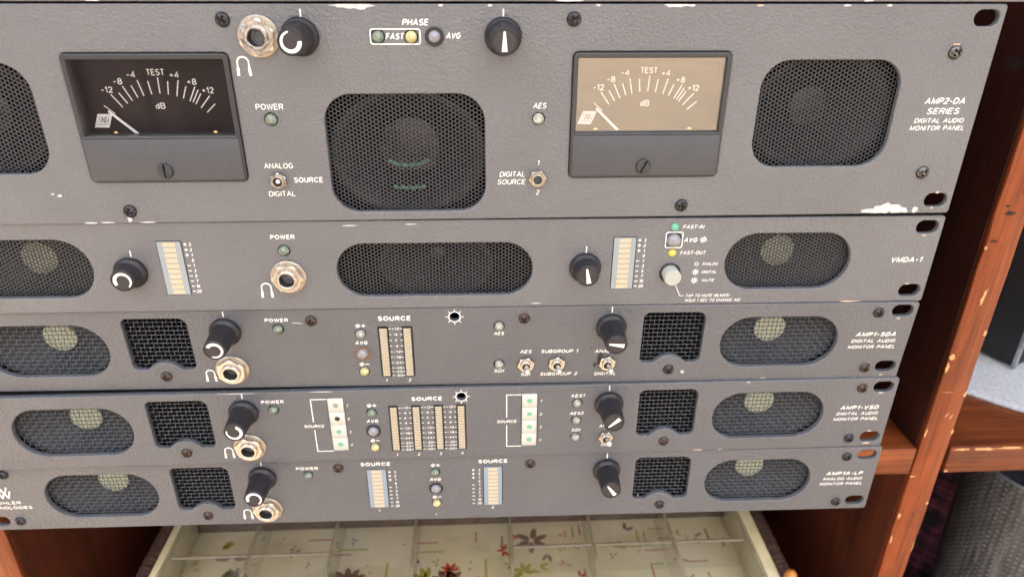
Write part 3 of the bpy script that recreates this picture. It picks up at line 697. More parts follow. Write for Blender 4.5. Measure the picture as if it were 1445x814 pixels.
speaker(u1, L, 65.6, 43.5, 30, 25, 9, 'cap_dark', 16, 'cone_dark'); speaker(u1, L, 416.9, 43.5, 30, 25, 9, 'cap_dark', 16, 'cone_dark'); speaker(u1, L, 240.7, 60, 33, 27, 13, 'cap_dark', 15, 'cone_dark')
for (rr, a0, a1, zz) in ((17, 238, 302, 9), (28, 255, 285, 8.5)):  # solid green arcs stand in for glints on the centre speaker
    m_ = MB(); m_.tube([(rr * math.cos(math.radians(a)), 0, rr * .92 * math.sin(math.radians(a))) for a in range(a0, a1 + 1, 4)], .95, 8)
    build('green_trim_ring', m_, 'led_teal', u1, L(240.6, 50.5, -zz), 60)
panel_meter(u1, L, 109.3); panel_meter(u1, L, 309.25)
for (x, v, m) in ((173.7, 5.7, 'scr_black'), (121.5, 82.6, 'scr_black'), (308.8, 5.6, 'scr_black'), (359.8, 82.9, 'scr_black'), (465.8, 18.4, 'chrome'), (465.6, 69.0, 'chrome')): screw(u1, L, x, v, 2.9, m)
jack(u1, L, 186.4, 11.9, .35); knob(u1, L, 202.4, 11.9, 'arc', 100); knob(u1, L, 281.1, 11.9, 'wedge', 0)
tick(u1, L, 203.4, 2.0, 4.8); tick(u1, L, 281.2, 2.0, 4.8)
headphone_symbol(u1, L, 178.8, 22.9, 7.0, 4.4)
label(u1, L, 'PHASE', 241.8, 252.4, 6.7, 2.4, .22, .02)
marks(u1, L, 'printed_frame', lambda mb: mb.stroke([(x, z) for x, z in rrect(229.3, 248.6, -14.8, -9.2, .9, 4)], .42, .05, True))
label(u1, L, 'FAST', 235.1, 242.7, 11.9, 2.4, .22, .02); label(u1, L, 'AVG', 258.6, 264.7, 11.7, 2.3, .22, .02)
led(u1, L, 232.2, 12.0, 'led_green'); led(u1, L, 245.1, 12.1, 'led_yellow')
hole_ring(u1, L, 254.2, 12.0, 2.5, 3.75, 'black'); led(u1, L, 254.2, 12.0, 'lens', 2.45, .6, 'indicator_lens')
label(u1, L, 'POWER', 181.1, 192.1, 38.8, 2.35, 0, .004); led(u1, L, 186.5, 43.9, 'led_green')
label(u1, L, 'ANALOG', 180.8, 192.8, 63.3, 2.3, 0, .004); label(u1, L, 'DIGITAL', 181.1, 192.3, 75.5, 2.3, 0, .004); label(u1, L, 'SOURCE', 192.4, 204.6, 69.5, 2.3, 0, .02)
toggle(u1, L, 186.2, 69.5, r=3.2, lever=False, stub=True, rot=.5)
label(u1, L, 'AES', 293.3, 299.1, 39.0, 2.3, .2, .004); led(u1, L, 295.7, 44.3, 'led_clear')
label(u1, L, '1', 295.4, 296.7, 63.0, 2.2, .15, .004); label(u1, L, '2', 295.2, 296.9, 76.1, 2.2, .15, .004)
label(u1, L, 'DIGITAL', 279.4, 290.7, 67.9, 2.3, .2, .004); label(u1, L, 'SOURCE', 278.4, 290.9, 71.3, 2.3, .2, .004)
toggle(u1, L, 295.7, 69.7, r=3.35, lever=False, rot=.1, mat='nickel_dull')
label(u1, L, 'AMP2-DA', 458.3, 476.3, 38.0, 2.7, .22, .014); label(u1, L, 'SERIES', 460.2, 474.8, 42.2, 2.6, .22, .014)
label(u1, L, 'DIGITAL AUDIO', 455.9, 477.8, 46.2, 2.0, .2, .012); label(u1, L, 'MONITOR PANEL', 454.7, 479.1, 49.4, 2.0, .2, .012)
edge_chips(u1, L, H, [(447, 86.6, 4.5, 1.1), (453.5, 85.3, 5.4, 2.2), (459.5, 86.4, 4.2, 1.5), (466.6, 86.3, 1.6, 1.5), (222, .6, 7.0, 1.1), (226, .7, 5, 1.3), (349, .5, 4.2, .8), (355, .6, 1.6, .4), (318, .5, .9, .5), (257, .6, .8, .5), (276, .6, .9, .5), (120.6, 85.8, .9, 1.7), (104, 87.7, 3, .35), (111, 87.6, 2.6, .3), (128, 87.7, 3.2, .35), (91.5, 74.6, .7, .5), (94.2, 75.4, .9, .6), (64, 4.0, 1.6, .7), (78, 1.0, .8, .4), (417, .6, 1.6, .45), (434, .6, 1.2, .4)])
edge_chips(u1, L, H, [(475.0, 78.2, .8, .5), (474.2, 85.5, .6, .4), (465.8, 15.4, 1.6, .4), (382, .6, 1.4, .4)], 'rustchip')

# ---- unit two: bar meters and hexagon grilles
H = 43.66; L = frame(H)
u2 = thing('rack_audio_unit', 'thin grey rack unit with hexagon grilles and an ivory push button', 'audio unit', group=GRP)
place_unit(u2, 1, H)
hs = holes_from(H, [(38.6, 98.0, 7.8, 36.2, 14.1), (205.2, 294.1, 11.0, 37.4, 13.1), (383.3, 442.5, 7.8, 36.2, 14.1), (128.1, 138.7, 8.9, 35.0, .2), (330.6, 341.0, 9.0, 34.9, .2)] + slots(H, (5.4, 37.8)),
                [(183, 13.9, 2.5), (358, 10.7, 3.6), (358, 27.2, 4.6)])
obj('faceplate', plate_mesh('faceplate', rrect(-241.3, 241.3, 0, H, 1.6), hs, 3, 'paint2'), u2)
chassis(u2, L, H)
for (a, b, c, d) in ((38.6, 98.0, 7.8, 36.2), (205.2, 294.1, 11, 37.4), (383.3, 442.5, 7.8, 36.2)): hex_grille(u2, L, a, b, c, d)
speaker(u2, L, 68.2, 21.8, 31, 18.5, 7.9, 'cap_pale'); speaker(u2, L, 413, 21.8, 31, 18.5, 7.9, 'cap_pale')
speaker(u2, L, 250, 23, 26, 18, 4.5, 'cap_dark', 15, 'cone_dark')
knob(u2, L, 114.5, 23.5, 'arc', -50, 9.5); knob(u2, L, 318.2, 23.6, 'wedge', 10, 10)
tick(u2, L, 116.0, 13.2, 16.0, .5); tick(u2, L, 318.4, 13.2, 16.5, .5)
bar_meter(u2, L, 128.3, 138.5, 9.1, 34.8); bar_meter(u2, L, 330.8, 340.8, 9.2, 34.7)
rackscale(u2, L, 140.4, 142.4, 10.4, 33.4); rackscale(u2, L, 342.5, 344.9, 10.5, 33.6)
label(u2, L, 'POWER', 177.8, 188.4, 7.3, 2.1, 0, .02); led(u2, L, 182.9, 13.8, 'led_green')
jack(u2, L, 183.3, 26.8, .0); headphone_symbol(u2, L, 172.6, 33.4, 7.0, 4.3)
led(u2, L, 357.9, 4.2, 'led_teal', 2.0, -.2); led(u2, L, 358, 16.9, 'led_lemon', 1.95, -.2)
label(u2, L, 'FAST-IN', 361.5, 371.5, 4.2, 1.8, .25, .012); label(u2, L, 'FAST-OUT', 361.6, 373.8, 16.9, 1.8, .25, .012)
marks(u2, L, 'printed_frame', lambda mb: mb.stroke(rrect(354.4, 362.0, -14.3, -6.8, .8, 4), .42, .05, True))
led(u2, L, 358.0, 10.7, 'lens', 3.3, .1, 'indicator_lens')
label(u2, L, 'AVG', 362.6, 369.2, 10.6, 2.2, .25, .022); marks(u2, L, 'phase_symbol', lambda mb: phi(mb, 371.7, 10.5, 2.8, True))
hole_ring(u2, L, 358.0, 27.0, 4.4, 5.0, 'black', 'ring', .3)
def pb():
    mb = MB(); mb.lathe([(3.95, -2), (3.95, 5.6), (3.7, 6.0), (3.2, 6.15), (3.1, 6.0), (0.01, 6.0)], 36); return mb.mesh('push_button', 'button', 35)
obj('push_button', pb(), u2, L(358, 27, 0))
marks(u2, L, 'state_symbols', lambda mb: (mb.stroke([(370 + .8 * math.cos(a), -22.6 + .8 * math.sin(a)) for a in [q * math.pi / 6 for q in range(12)]], .28, .05, True),
    blob(mb, 370, 26.7, .85, .85, 12, .02), [mb.stroke([(370 + .8 * math.cos(a), -26.7 + .8 * math.sin(a)), (370 + 1.6 * math.cos(a), -26.7 + 1.6 * math.sin(a))], .3, .06) for a in [q * math.pi / 4 for q in range(8)]],
    mb.stroke([(370 + .8 * math.cos(a), -31 + .8 * math.sin(a)) for a in [q * math.pi / 6 for q in range(12)]], .28, .05, True), mb.flat([(370, -30.2), (370, -31.8), (370.8, -31.5), (370.8, -30.5)], .06, .03),
    [mb.stroke([(370 + .8 * math.cos(a), -31 + .8 * math.sin(a)), (370 + 1.6 * math.cos(a), -31 + 1.6 * math.sin(a))], .3, .06) for a in [q * math.pi / 4 for q in range(8)]]))
label(u2, L, 'ANALOG', 372.5, 380.2, 22.6, 1.45, .25, .006); label(u2, L, 'DIGITAL', 372.9, 380.2, 26.7, 1.45, .25, .006); label(u2, L, 'MUTE', 373.5, 379.6, 31.0, 1.45, .25, .006)
marks(u2, L, 'printed_pointer', lambda mb: mb.stroke([(360.9, -32.4), (364.0, -38.9), (365.8, -39.0)], .3))
label(u2, L, 'TAP TO MUTE (BLINKS)', 366.6, 388.0, 39.0, 1.5, .25, .008); label(u2, L, 'HOLD 1 SEC TO CHANGE AID', 366.7, 393.5, 41.5, 1.45, .25, .008)
label(u2, L, 'VMDA-1', 461.8, 477.3, 21.6, 2.7, .25, .022)
edge_chips(u2, L, H, [(213, 2.2, 3.5, .25), (240, 1.8, 3.0, .25), (296, 41.9, 2.4, .2)])
edge_chips(u2, L, H, [(473, 34.2, 1.0, .35), (447, 43.2, 5.5, .35), (474.5, 9.4, .9, .35)], 'rustchip')

# ---- the three woven-wire units share grille, vent, knob and jack positions
def common(u, lab, names, scr, arcs, wedge, extra_circs=(), extra_rects=(), slot_v=(5.3, 37.6)):
    o = thing('rack_audio_unit', lab, 'audio unit', group=GRP); place_unit(o, u, H)
    hs = holes_from(H, [(36.0, 94.4, 7.4, 36.1, 14.2), (388.2, 446.6, 7.4, 36.1, 14.2)] + slots(H, slot_v) + list(extra_rects), extra_circs, [vent_poly(118.2), vent_poly(363.9)])
    obj('faceplate', plate_mesh('faceplate', rrect(-241.3, 241.3, 0, H, 1.6), hs, 3, 'paint'), o)
    chassis(o, L, H)
    for a in (65.2, 417.4):
        weave(o, L, a - 30, a + 30, 6.5, 37); speaker(o, L, a, 21.4, 31, 18.5, 7.9, 'cap_pale')
    for a in (118.4, 364.1):
        weave(o, L, a - 16.5, a + 16.5, 3, 34.5)
    for (x, v, m) in scr: screw(o, L, x, v, 2.75, m)
    knob(o, L, 150.8, 11.4, 'arc', arcs); knob(o, L, 333.4, 11.5, 'wedge', wedge)
    tick(o, L, 151.2, .7, 3.4, .5); tick(o, L, 333.3, .7, 3.6, .5)
    jack(o, L, 150.3, 33.2, .25 * u); headphone_symbol(o, L, 139.2, 36.6, 6.4, 4.0)
    l1, l2, l3 = names
    label(o, L, l1, 455.0, 475.9, 17.9, 2.4, .3, .03); label(o, L, l2, 453.8, 476.2, 21.7, 1.9, .25, .018); label(o, L, l3, 452.8, 477.2, 25.2, 1.9, .25, .018)
    return o
def long_scale(o, X, V0, V1, nums=('+12', '+6', '0', '-6', '-12', '-18', '-24', '-30', '-40', '-50')):
    vs = [V0 + (V1 - V0) * q for q in (0, .118, .24, .36, .482, .60, .72, .835, .915, 1.0)]
    for t, v in zip(nums, vs): label(o, L, t, X - .62 * len(t), X + .62 * len(t), v, 1.3, .15, .01)
    def f(mb):
        for v in vs: mb.stroke([(X - 3.1, -v), (X - 2.1, -v)], .28); mb.stroke([(X + 2.1, -v), (X + 3.1, -v)], .28)
    marks(o, L, 'printed_scale', f)
def phase_group(o, X, dv, gmat='bluerim'):
    marks(o, L, 'phase_symbol', lambda mb: (phi(mb, X - .9, 9.3 + dv, 2.2), mb.stroke([(X + .8, -(9.3 + dv)), (X + 2.6, -(9.3 + dv))], .4), mb.stroke([(X + 1.7, -(8.5 + dv)), (X + 1.7, -(10.1 + dv))], .4, .06)))
    marks(o, L, 'phase_symbol', lambda mb: (phi(mb, X - .9, 31.2 + dv, 2.2), mb.stroke([(X + .8, -(31.2 + dv)), (X + 2.6, -(31.2 + dv))], .4)))
    led(o, L, X, 13.7 + dv, 'led_clear' if dv == 0 else 'led_green', 2.2, .2); led(o, L, X, 35.4 + dv, 'led_yellow', 2.2, .2)
    label(o, L, 'AVG', X - 3.1, X + 3.1, 18.8 + dv, 1.9, .2, .03)
    hole_ring(o, L, X, 25.0 + dv, 2.85, 3.7, gmat, 'ring', .4); led(o, L, X, 25.0 + dv, 'lens', 2.75, .3, 'indicator_lens')

DN = ('DIGITAL AUDIO', 'MONITOR PANEL')
# unit three
H = 44.45; L = frame(H)
u3 = common(2, 'thin grey rack unit with three metal toggle switches, third faceplate from the top', ('AMP1-SDA', *DN),
            [(118.0, 36.7, 'scr_rust'), (364.2, 37.0, 'scr_black'), (191.2, 6.2, 'scr_rust'), (291.5, 6.3, 'scr_rust'), (463.4, 5.5, 'scr_black'), (464.6, 37.8, 'scr_rust')], -115, 82,
            [(258.5, 5.0, 2.2), (213.6, 13.7, 2.4), (213.6, 35.5, 2.4), (213.6, 25, 3.4), (175.4, 10.5, 2.5), (279.6, 10.4, 2.5), (279.5, 32.3, 2.5)], [(222.0, 226.7, 10.1, 38.8, .1), (233.4, 238.1, 10.1, 38.8, .1)], (4.7, 37.2))
label(u3, L, 'POWER', 169.8, 180.6, 5.6, 1.9, 0, .03); led(u3, L, 175.4, 10.5, 'led_green', 2.2)
label(u3, L, 'SOURCE', 222.4, 237.9, 5.4, 2.5, 0, .035); phase_group(u3, 213.6, 0, 'bluerim')
long_bar(u3, L, 222.2, 226.6, 10.3, 38.7); long_bar(u3, L, 233.5, 237.9, 10.3, 38.7); long_scale(u3, 230.2, 11.2, 38.1)
label(u3, L, '1', 223.3, 224.6, 41.0, 1.7, .2, .02); label(u3, L, '2', 234.5, 236.4, 41.0, 1.7, .2, .02)
sunmark(u3, L, 258.5, 5.0)
for v, t, tv in ((10.4, 'AES', 14.5), (32.3, 'SDI', 36.3)):
    led(u3, L, 279.6, v, 'led_clear', 2.2, .3); label(u3, L, t, 276.9, 282.2, tv, 1.8, .25, .02)
toggle(u3, L, 292.7, 32.2, (.2, 1.6, 10)); toggle(u3, L, 307.9, 32.0, (.5, 1.3, 10), .4); toggle(u3, L, 332.8, 32.1, (.6, 1.4, 10), .3)
label(u3, L, 'AES', 289.7, 295.7, 25.2, 1.9, .25, .02); label(u3, L, 'SDI', 290.2, 295.2, 38.6, 1.9, .25, .02)
label(u3, L, 'SUBGROUP 1', 299.9, 318.4, 25.2, 1.9, .25, .02); label(u3, L, 'SUBGROUP 2', 299.8, 318.7, 38.6, 1.9, .25, .02)
label(u3, L, 'ANALOG', 326.4, 338.6, 25.5, 1.9, .25, .02); label(u3, L, 'DIGITAL', 327.0, 338.3, 38.9, 1.9, .25, .02)
marks(u3, L, 'black_paint_spill', lambda mb: (blob(mb, 329.8, 31.4, 1.9, 4.4, 14, .25), blob(mb, 327.3, 33.6, .9, 1.2, 10, .5), blob(mb, 324.6, 23.8, .4, .4, 8, .2)), 'black')
edge_chips(u3, L, H, [(371.3, 38.6, .9, 1.0), (184, 7.2, 2.0, .2), (186, 7.6, 1.4, .15)])
edge_chips(u3, L, H, [(413, 43.2, 1.4, .25), (474.0, 8.8, .9, .35), (474, 42.2, .9, .3)], 'rustchip')
# unit four
H = 43.66; L = frame(H)
u4 = common(3, 'thin grey rack unit with two white four-lamp strips and four level columns', ('AMP1-VSD', *DN),
            [(117.9, 36.0, 'scr_rust'), (364.1, 36.6, 'scr_rust'), (464.0, 5.8, 'scr_rust'), (464.0, 37.8, 'scr_black')], 165, 132,
            [(258.8, 5.2, 2.2), (213.6, 13.7, 2.4), (213.6, 35.4, 2.4), (213.6, 25, 3.4), (165.4, 10.5, 2.5), (317.4, 10.8, 2.4), (317.2, 21.3, 2.4), (317.2, 32.1, 2.4)],
            [(x, x + 4.4, 10.1, 38.2, .1) for x in (222.3, 233.6, 244.9, 256.2)] + [(192.2, 200.2, 4.4, 37.0, .1), (289.0, 297.2, 4.4, 37.2, .1)], (5.5, 37.3))
label(u4, L, 'POWER', 160.0, 171.0, 5.7, 1.9, 0, .03); led(u4, L, 165.4, 10.4, 'led_green', 2.2)
for (x, sx, bx, nx) in ((196.2, 184.1, 192.0, 201.9), (293.1, 281.5, 289.0, 299.0)):
    for k in range(4):
        b_ = MB(); hh = 4.03; off = .15 if k == 3 else 0
        b_.box(-3.85, 3.85, -(.35 - off), 2, -hh, hh); bl = obj('lamp_block', bevel_mesh(b_.mesh('lamp_block', 'block'), .15, 1), u4, L(x, 8.6 + 8.1 * k, 0))
        m = 'led_clear' if (k == 0 and x < 250) else ('black' if (k == 1 and x < 250) else 'led_teal')
        l_ = MB(); l_.lathe([(1.35, .36), (1.3, .42), (.01, .42)], 20); build('lamp', l_, m, bl, smooth=30)
        label(u4, L, str(k + 1), nx - .65, nx + .65, 8.9 + 8.2 * k, 1.5, .25, .02)
    marks(u4, L, 'printed_bracket', lambda mb: (mb.stroke([(bx, -4.9), (sx, -4.9), (sx, -18.6)], .45), mb.stroke([(sx, -23.6), (sx, -37.2), (bx, -37.2)], .45)))
    label(u4, L, 'SOURCE', sx - 5.1, sx + 5.3, 21.2, 1.7, .2, .02)
phase_group(u4, 213.6, .05, 'black')
label(u4, L, 'SOURCE', 233.9, 249.3, 5.9, 2.3, 0, .035); sunmark(u4, L, 258.8, 5.2)
for k in range(4):
    x = 222.4 + 11.3 * k; long_bar(u4, L, x, x + 4.2, 10.2, 38.1); label(u4, L, str(k + 1), x + 1.4, x + 2.9, 40.8, 1.7, .2, .02)
    if k < 3: long_scale(u4, x + 7.75, 11.2, 37.6)
for v, t, tv in ((10.8, 'AES1', 6.3), (21.3, 'AES2', 17.15), (32.1, 'SDI', 27.7)):
    led(u4, L, 317.3, v, 'led_clear', 2.15, .2); label(u4, L, t, 317.4 - (3.7 if len(t) > 3 else 2.5), 317.4 + (3.7 if len(t) > 3 else 2.5), tv, 1.8, .25, .02)
toggle(u4, L, 333.0, 32.3, (.6, 2.0, 9.5), .1, r=3.3)
label(u4, L, 'ANALOG', 329.2, 340.6, 25.6, 1.8, .25, .02); label(u4, L, 'SDI', 330.7, 335.8, 37.6, 1.8, .25, .02)
edge_chips(u4, L, H, [(404, .6, .8, .3), (150, .4, 9, .2), (190, .4, 5, .2)])
edge_chips(u4, L, H, [(383, 43.0, 2.2, .35), (395, 43.0, 1.0, .2), (474.5, 8.9, 1.3, .4), (474, 41.3, 1.8, .5), (474, 33.4, 1.2, .35)], 'rustchip')
# unit five
u5 = common(4, 'bottom rack unit with two blue bar meters, just above the clear tray', ('AMP1A-LP', 'ANALOG AUDIO', 'MONITOR PANEL'),
            [(117.7, 37.0, 'scr_rust'), (364.7, 37.1, 'scr_black'), (190.8, 6.4, 'scr_rust'), (292.2, 6.3, 'scr_rust'), (464.2, 6.4, 'scr_black'), (464.6, 38.2, 'scr_black'), (18.8, 5.7, 'scr_black'), (18.4, 37.4, 'scr_black')], -60, 35,
            [(241.8, 10.4, 2.4), (241.6, 31.4, 2.4), (241.6, 21.6, 3.4), (174.8, 10.5, 2.4)], [(205.4, 215.8, 7.8, 34.0, .1), (267.3, 277.4, 7.7, 34.0, .1)], (5.6, 37.6))
label(u5, L, 'POWER', 168.9, 180.3, 6.1, 1.9, 0, .03); led(u5, L, 174.8, 10.5, 'led_green', 2.2)
label(u5, L, 'SOURCE', 202.7, 218.4, 4.2, 2.3, 0, .035); label(u5, L, 'SOURCE', 264.6, 280.2, 4.0, 2.3, 0, .035)
bar_meter(u5, L, 205.6, 215.6, 8.0, 33.9, 'bar_body_blue'); bar_meter(u5, L, 267.5, 277.2, 7.9, 33.9, 'bar_body_blue')
rackscale(u5, L, 217.5, 220.3, 9.8, 33.2); rackscale(u5, L, 261.9, 265.0, 9.7, 32.8)
label(u5, L, '1', 209.5, 210.8, 36.3, 1.7, .2, .02); label(u5, L, '2', 271.3, 273.1, 36.0, 1.7, .2, .02)
phase_group(u5, 241.6, -3.4, 'black')
label(u5, L, 'WOHLER', 6.8, 22.3, 24.6, 2.0, 0, .02); label(u5, L, 'TECHNOLOGIES', 1.6, 27.3, 27.9, 2.0, 0, .02)
def wlogo(mb):
    def W_(x, v, s): mb.stroke([(x - 3.2 * s, -v + 2.4 * s), (x - 1.5 * s, -v - 2.2 * s), (x, -v + 1.6 * s), (x + 1.5 * s, -v - 2.2 * s), (x + 3.2 * s, -v + 2.4 * s)], .75)
    W_(14.4, 16.7, 1.0); W_(15.6, 19.3, 1.0)
marks(u5, L, 'emblem', wlogo)
edge_chips(u5, L, H, [(241, 40.0, .35, .5), (352, 30, .2, .6)])
# ---- the unit resting above, only its lower edge comes into the frame
u0 = thing('rack_audio_unit', 'grey faceplate edge along the very top of the picture, above the two needle meters', 'audio unit', group=GRP)
H = 43.66; L = frame(H)
u0.location = wpt(241.3 + 6, -.75, .6)
obj('faceplate', plate_mesh('faceplate', rrect(-241.3, 241.3, 0, H, 1.6), holes_from(H, slots(H, (5.4, 37.8))), 3, 'paint2'), u0)
chassis(u0, L, H)
for x in (18, 464): screw(u0, L, x, 21, 2.75)
edge_chips(u0, L, H, [(120, 43.2, 3, .3), (300, 43.3, 5, .3), (418, 43.2, 2, .3)])

# ------------------------------------------------------------------ wooden cabinet
def wbox(name, mat, X0, X1, V0, V1, D0, D1, parent, bev=.5, wobble=0.0):
    """board between X0..X1, V0..V1 (down) and D0..D1 (D positive to the front); parent's origin at its own wpt"""
    cx, cv, cd = (X0 + X1) / 2, (V0 + V1) / 2, (D0 + D1) / 2
    mb = MB(); mb.box(X0 - cx, X1 - cx, -(D1 - cd), -(D0 - cd), -(V1 - cv), -(V0 - cv))
    me = mb.mesh(name, mat)
    if wobble:
        bm = bmesh.new(); bm.from_mesh(me)
        for it in range(1):
            long_e = [e for e in bm.edges if e.calc_length() > .1]
            bmesh.ops.subdivide_edges(bm, edges=long_e, cuts=70, use_grid_fill=True)
        for v in bm.verts:
            if v.co.y < -(D1 - cd) * MM + 1e-6:
                n_ = mnoise.noise(Vector((v.co.x * 90, 3.3, v.co.z * 90))) + .5 * mnoise.noise(Vector((v.co.x * 300, 8.3, v.co.z * 300)))
                if X1 - X0 < 40: v.co.x += n_ * wobble * MM
                else: v.co.z += n_ * wobble * MM
        bm.to_mesh(me); bm.free()
    if bev: bevel_mesh(me, bev, 2)
    o = obj(name, me, parent)
    o.location = wpt(cx, cv, cd) - Vector(parent.location)
    return o
cab = thing('wooden_cabinet', 'reddish brown varnished open cabinet with chipped edges, holding the stack of rack units', 'cabinet', wpt(480, 900, -200))
for X0 in (-420, -50, 544, 1000): wbox('upright', 'wood_v', X0 + .9, X0 + 19.1, -352, 898, -54, -51, cab, .5, .55)
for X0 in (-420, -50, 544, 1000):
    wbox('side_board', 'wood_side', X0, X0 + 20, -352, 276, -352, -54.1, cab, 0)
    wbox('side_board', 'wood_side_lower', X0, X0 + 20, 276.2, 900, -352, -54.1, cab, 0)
for (X0, X1) in ((-400, -50), (-30, 544), (566.3, 1000)):
    wbox('shelf', 'wood_h', X0 + .1, X1 - .1, 266.1, 286.2, -351, -51.4, cab, .6, .35)
    wbox('bottom_board', 'wood_h', X0 + .1, X1 - .1, 500, 518, -351, -52, cab, .6)
    wbox('top_board', 'wood_h', X0 + .1, X1 - .1, -352, -334, -351, -52, cab, .6)
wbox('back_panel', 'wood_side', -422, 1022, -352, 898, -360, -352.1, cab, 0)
def chips(par, name, mat, spots, D=-50.9):
    for i, (pts) in enumerate(spots):
        mb = MB(); (X, V, rx, rv, sl) = pts; rx *= .72; rv *= .72
        rnd = random.Random(i * 7 + int(X)); n = 16; ring = []
        for k in range(n):
            a = 2 * math.pi * k / n; q = 1 + rnd.uniform(-.4, .4); x = rx * q * math.cos(a); v = rv * q * math.sin(a); ring.append((x + sl * v, -v))
        for k in range(n): mb.flat([(0, 0), ring[k], ring[(k + 1) % n]], .05, .1)
        o = build(name, mb, mat, par); o.location = wpt(X, V, D) - Vector(par.location)
chips(cab, 'bare_wood_chip', 'rawwood', [(547.0, 198, 2.4, 2.6, 0), (546.0, 205, 1.2, 4.6, 0), (553.6, 158, 1.3, 6.5, -.12), (562.0, 182, 1.2, 2.6, 0), (545.6, 128, .8, 1.4, 0),
    (555.6, 240, .7, 2.2, -.5), (558.6, 241, .6, 2.2, -.5), (551.5, 223, 4.5, .2, 0), (562.4, 225, 1.1, 2.6, 0), (562.6, 253, .8, 3.2, 0), (545.8, 254, .8, 4.4, 0), (546.6, 288.0, 2.4, .8, 0),
    (562.2, 311, 1.1, 1.8, 0), (546.0, 322, 1.3, 3.2, 0), (545.7, 343, 1.0, 4.6, 0), (562.6, 350, .4, 8, 0)])
chips(cab, 'bare_wood_chip', 'rawwood', [(574, 267.4, 7, 1.0, 0), (588, 267.6, 10, 1.5, 0), (604, 267.3, 11, 1.3, 0), (622, 267.0, 12, .9, 0), (567.6, 284.6, 1.8, 1.1, 0)], -51.3)
chips(cab, 'dark_stain', 'gouge', [(553, 108, 4.0, 1.6, 0), (549, 124, 3.0, 1.0, 0), (550, 104, 1.8, .8, 0), (558, 96, .4, 8, .1), (560.5, 100, .3, 6, .1), (556, 94, .3, 6, .1), (555, 321, .5, 1.6, 0)])
# scuffs on the dark side board facing the stack
for (dz, V, ry, rv) in ((-70, 34, 7, 4), (-95, 25, 4, 5), (-78, 130, 9, 17), (-90, 92, 6, 2)):
    mb = MB(); n = 16; rnd = random.Random(int(V)); ring = []
    for k in range(n): a = 2 * math.pi * k / n; q = 1 + rnd.uniform(-.2, .2); ring.append((0, ry * q * math.cos(a), rv * q * math.sin(a)))
    mb.add([(0, 0, 0)] + ring, [(0, 1 + k, 1 + (k + 1) % n) for k in range(n)])
    o = build('dark_stain', mb, 'gouge' if V < 40 else 'wood_side', cab); o.location = wpt(543.9, V, dz) - Vector(cab.location)

# ------------------------------------------------------------------ sewing box with printed lining
BX0, BX1, BZ0, BZ1 = 9.0, 501.0, -22.0, -180.0          # D coordinates
sb = thing('sewing_box', 'dark wicker sewing box lined with cream flower-printed cotton, under the clear tray', 'sewing box', wpt(255, 500, -100))
def setw(o, par, X, V, D): o.location = wpt(X, V, D) - Vector(par.location)
def wpart(name, mat, par, X0, X1, V0, V1, D0, D1, bev=.5):
    cx, cv, cd = (X0 + X1) / 2, (V0 + V1) / 2, (D0 + D1) / 2
    mb = MB(); mb.box(X0 - cx, X1 - cx, -(D1 - cd), -(D0 - cd), -(V1 - cv), -(V0 - cv)); me = mb.mesh(name, mat)
    if bev: bevel_mesh(me, bev, 3)
    o = obj(name, me, par); setw(o, par, cx, cv, cd); return o
wpart('wicker_side', 'wicker', sb, 11, 18, 408, 499, BZ1 + 3, BZ0 - 3); wpart('wicker_side', 'wicker', sb, 491, 498, 408, 499, BZ1 + 3, BZ0 - 3)
wpart('wicker_side', 'wicker', sb, 18.2, 490.8, 408, 499, BZ1 + 3, BZ1 + 9); wpart('wicker_side', 'wicker', sb, 18.2, 490.8, 408, 499, BZ0 - 9, BZ0 - 3)
def wrap(name, p0, p1, n, r):
    mb = MB(); p0, p1 = Vector(p0), Vector(p1); t = (p1 - p0).normalized(); e1 = t.cross(Vector((0, 0, 1))).normalized(); e2 = Vector((0, 0, 1))
    for i in range(n):
        c = p0 + (p1 - p0) * (i + .5) / n; hw = (p1 - p0).length / n * .62
        vs = []; fs = []
        for j, (o_, rr) in enumerate(((-1, .86), (-.6, .97), (0, 1.0), (.6, .97), (1, .86))):
            for k in range(12):
                a = 2 * math.pi * k / 12; q = c + t * (o_ * hw + 1.1 * math.sin(a)) + (e1 * math.cos(a) * r + e2 * math.sin(a) * r * .8) * rr * (1 + .04 * math.sin(i * 2.7)); vs.append(q)
        for j in range(4):
            for k in range(12): fs.append((j * 12 + k, j * 12 + (k + 1) % 12, (j + 1) * 12 + (k + 1) % 12, (j + 1) * 12 + k))
        mb.add(vs, fs)
    o = build(name, mb, 'wicker', sb, smooth=60); o['kind'] = 'stuff'; o.location = wpt(0, 0, 0) - Vector(sb.location)
    return o
for X in (14.2, 494.8): wrap('wicker_rim', (X, -BZ0, -406), (X, -BZ1, -406), 34, 5.4)
wrap('wicker_rim', (14, -BZ1, -406), (495, -BZ1, -406), 100, 5.4); wrap('wicker_rim', (14, -BZ0, -406), (495, -BZ0, -406), 100, 5.4)
wpart('padded_rim', 'fabric', sb, 19.6, 25.4, 402.5, 440, BZ1 + 9.5, BZ0 - 9.5, 1.6); wpart('padded_rim', 'fabric', sb, 479.8, 489.4, 402.5, 440, BZ1 + 9.5, BZ0 - 9.5, 1.6)
lin = wpart('printed_lining', 'fabric', sb, 25.6, 479.6, 435.5, 439, BZ1 + 9.5, BZ0 - 9.5, 0)
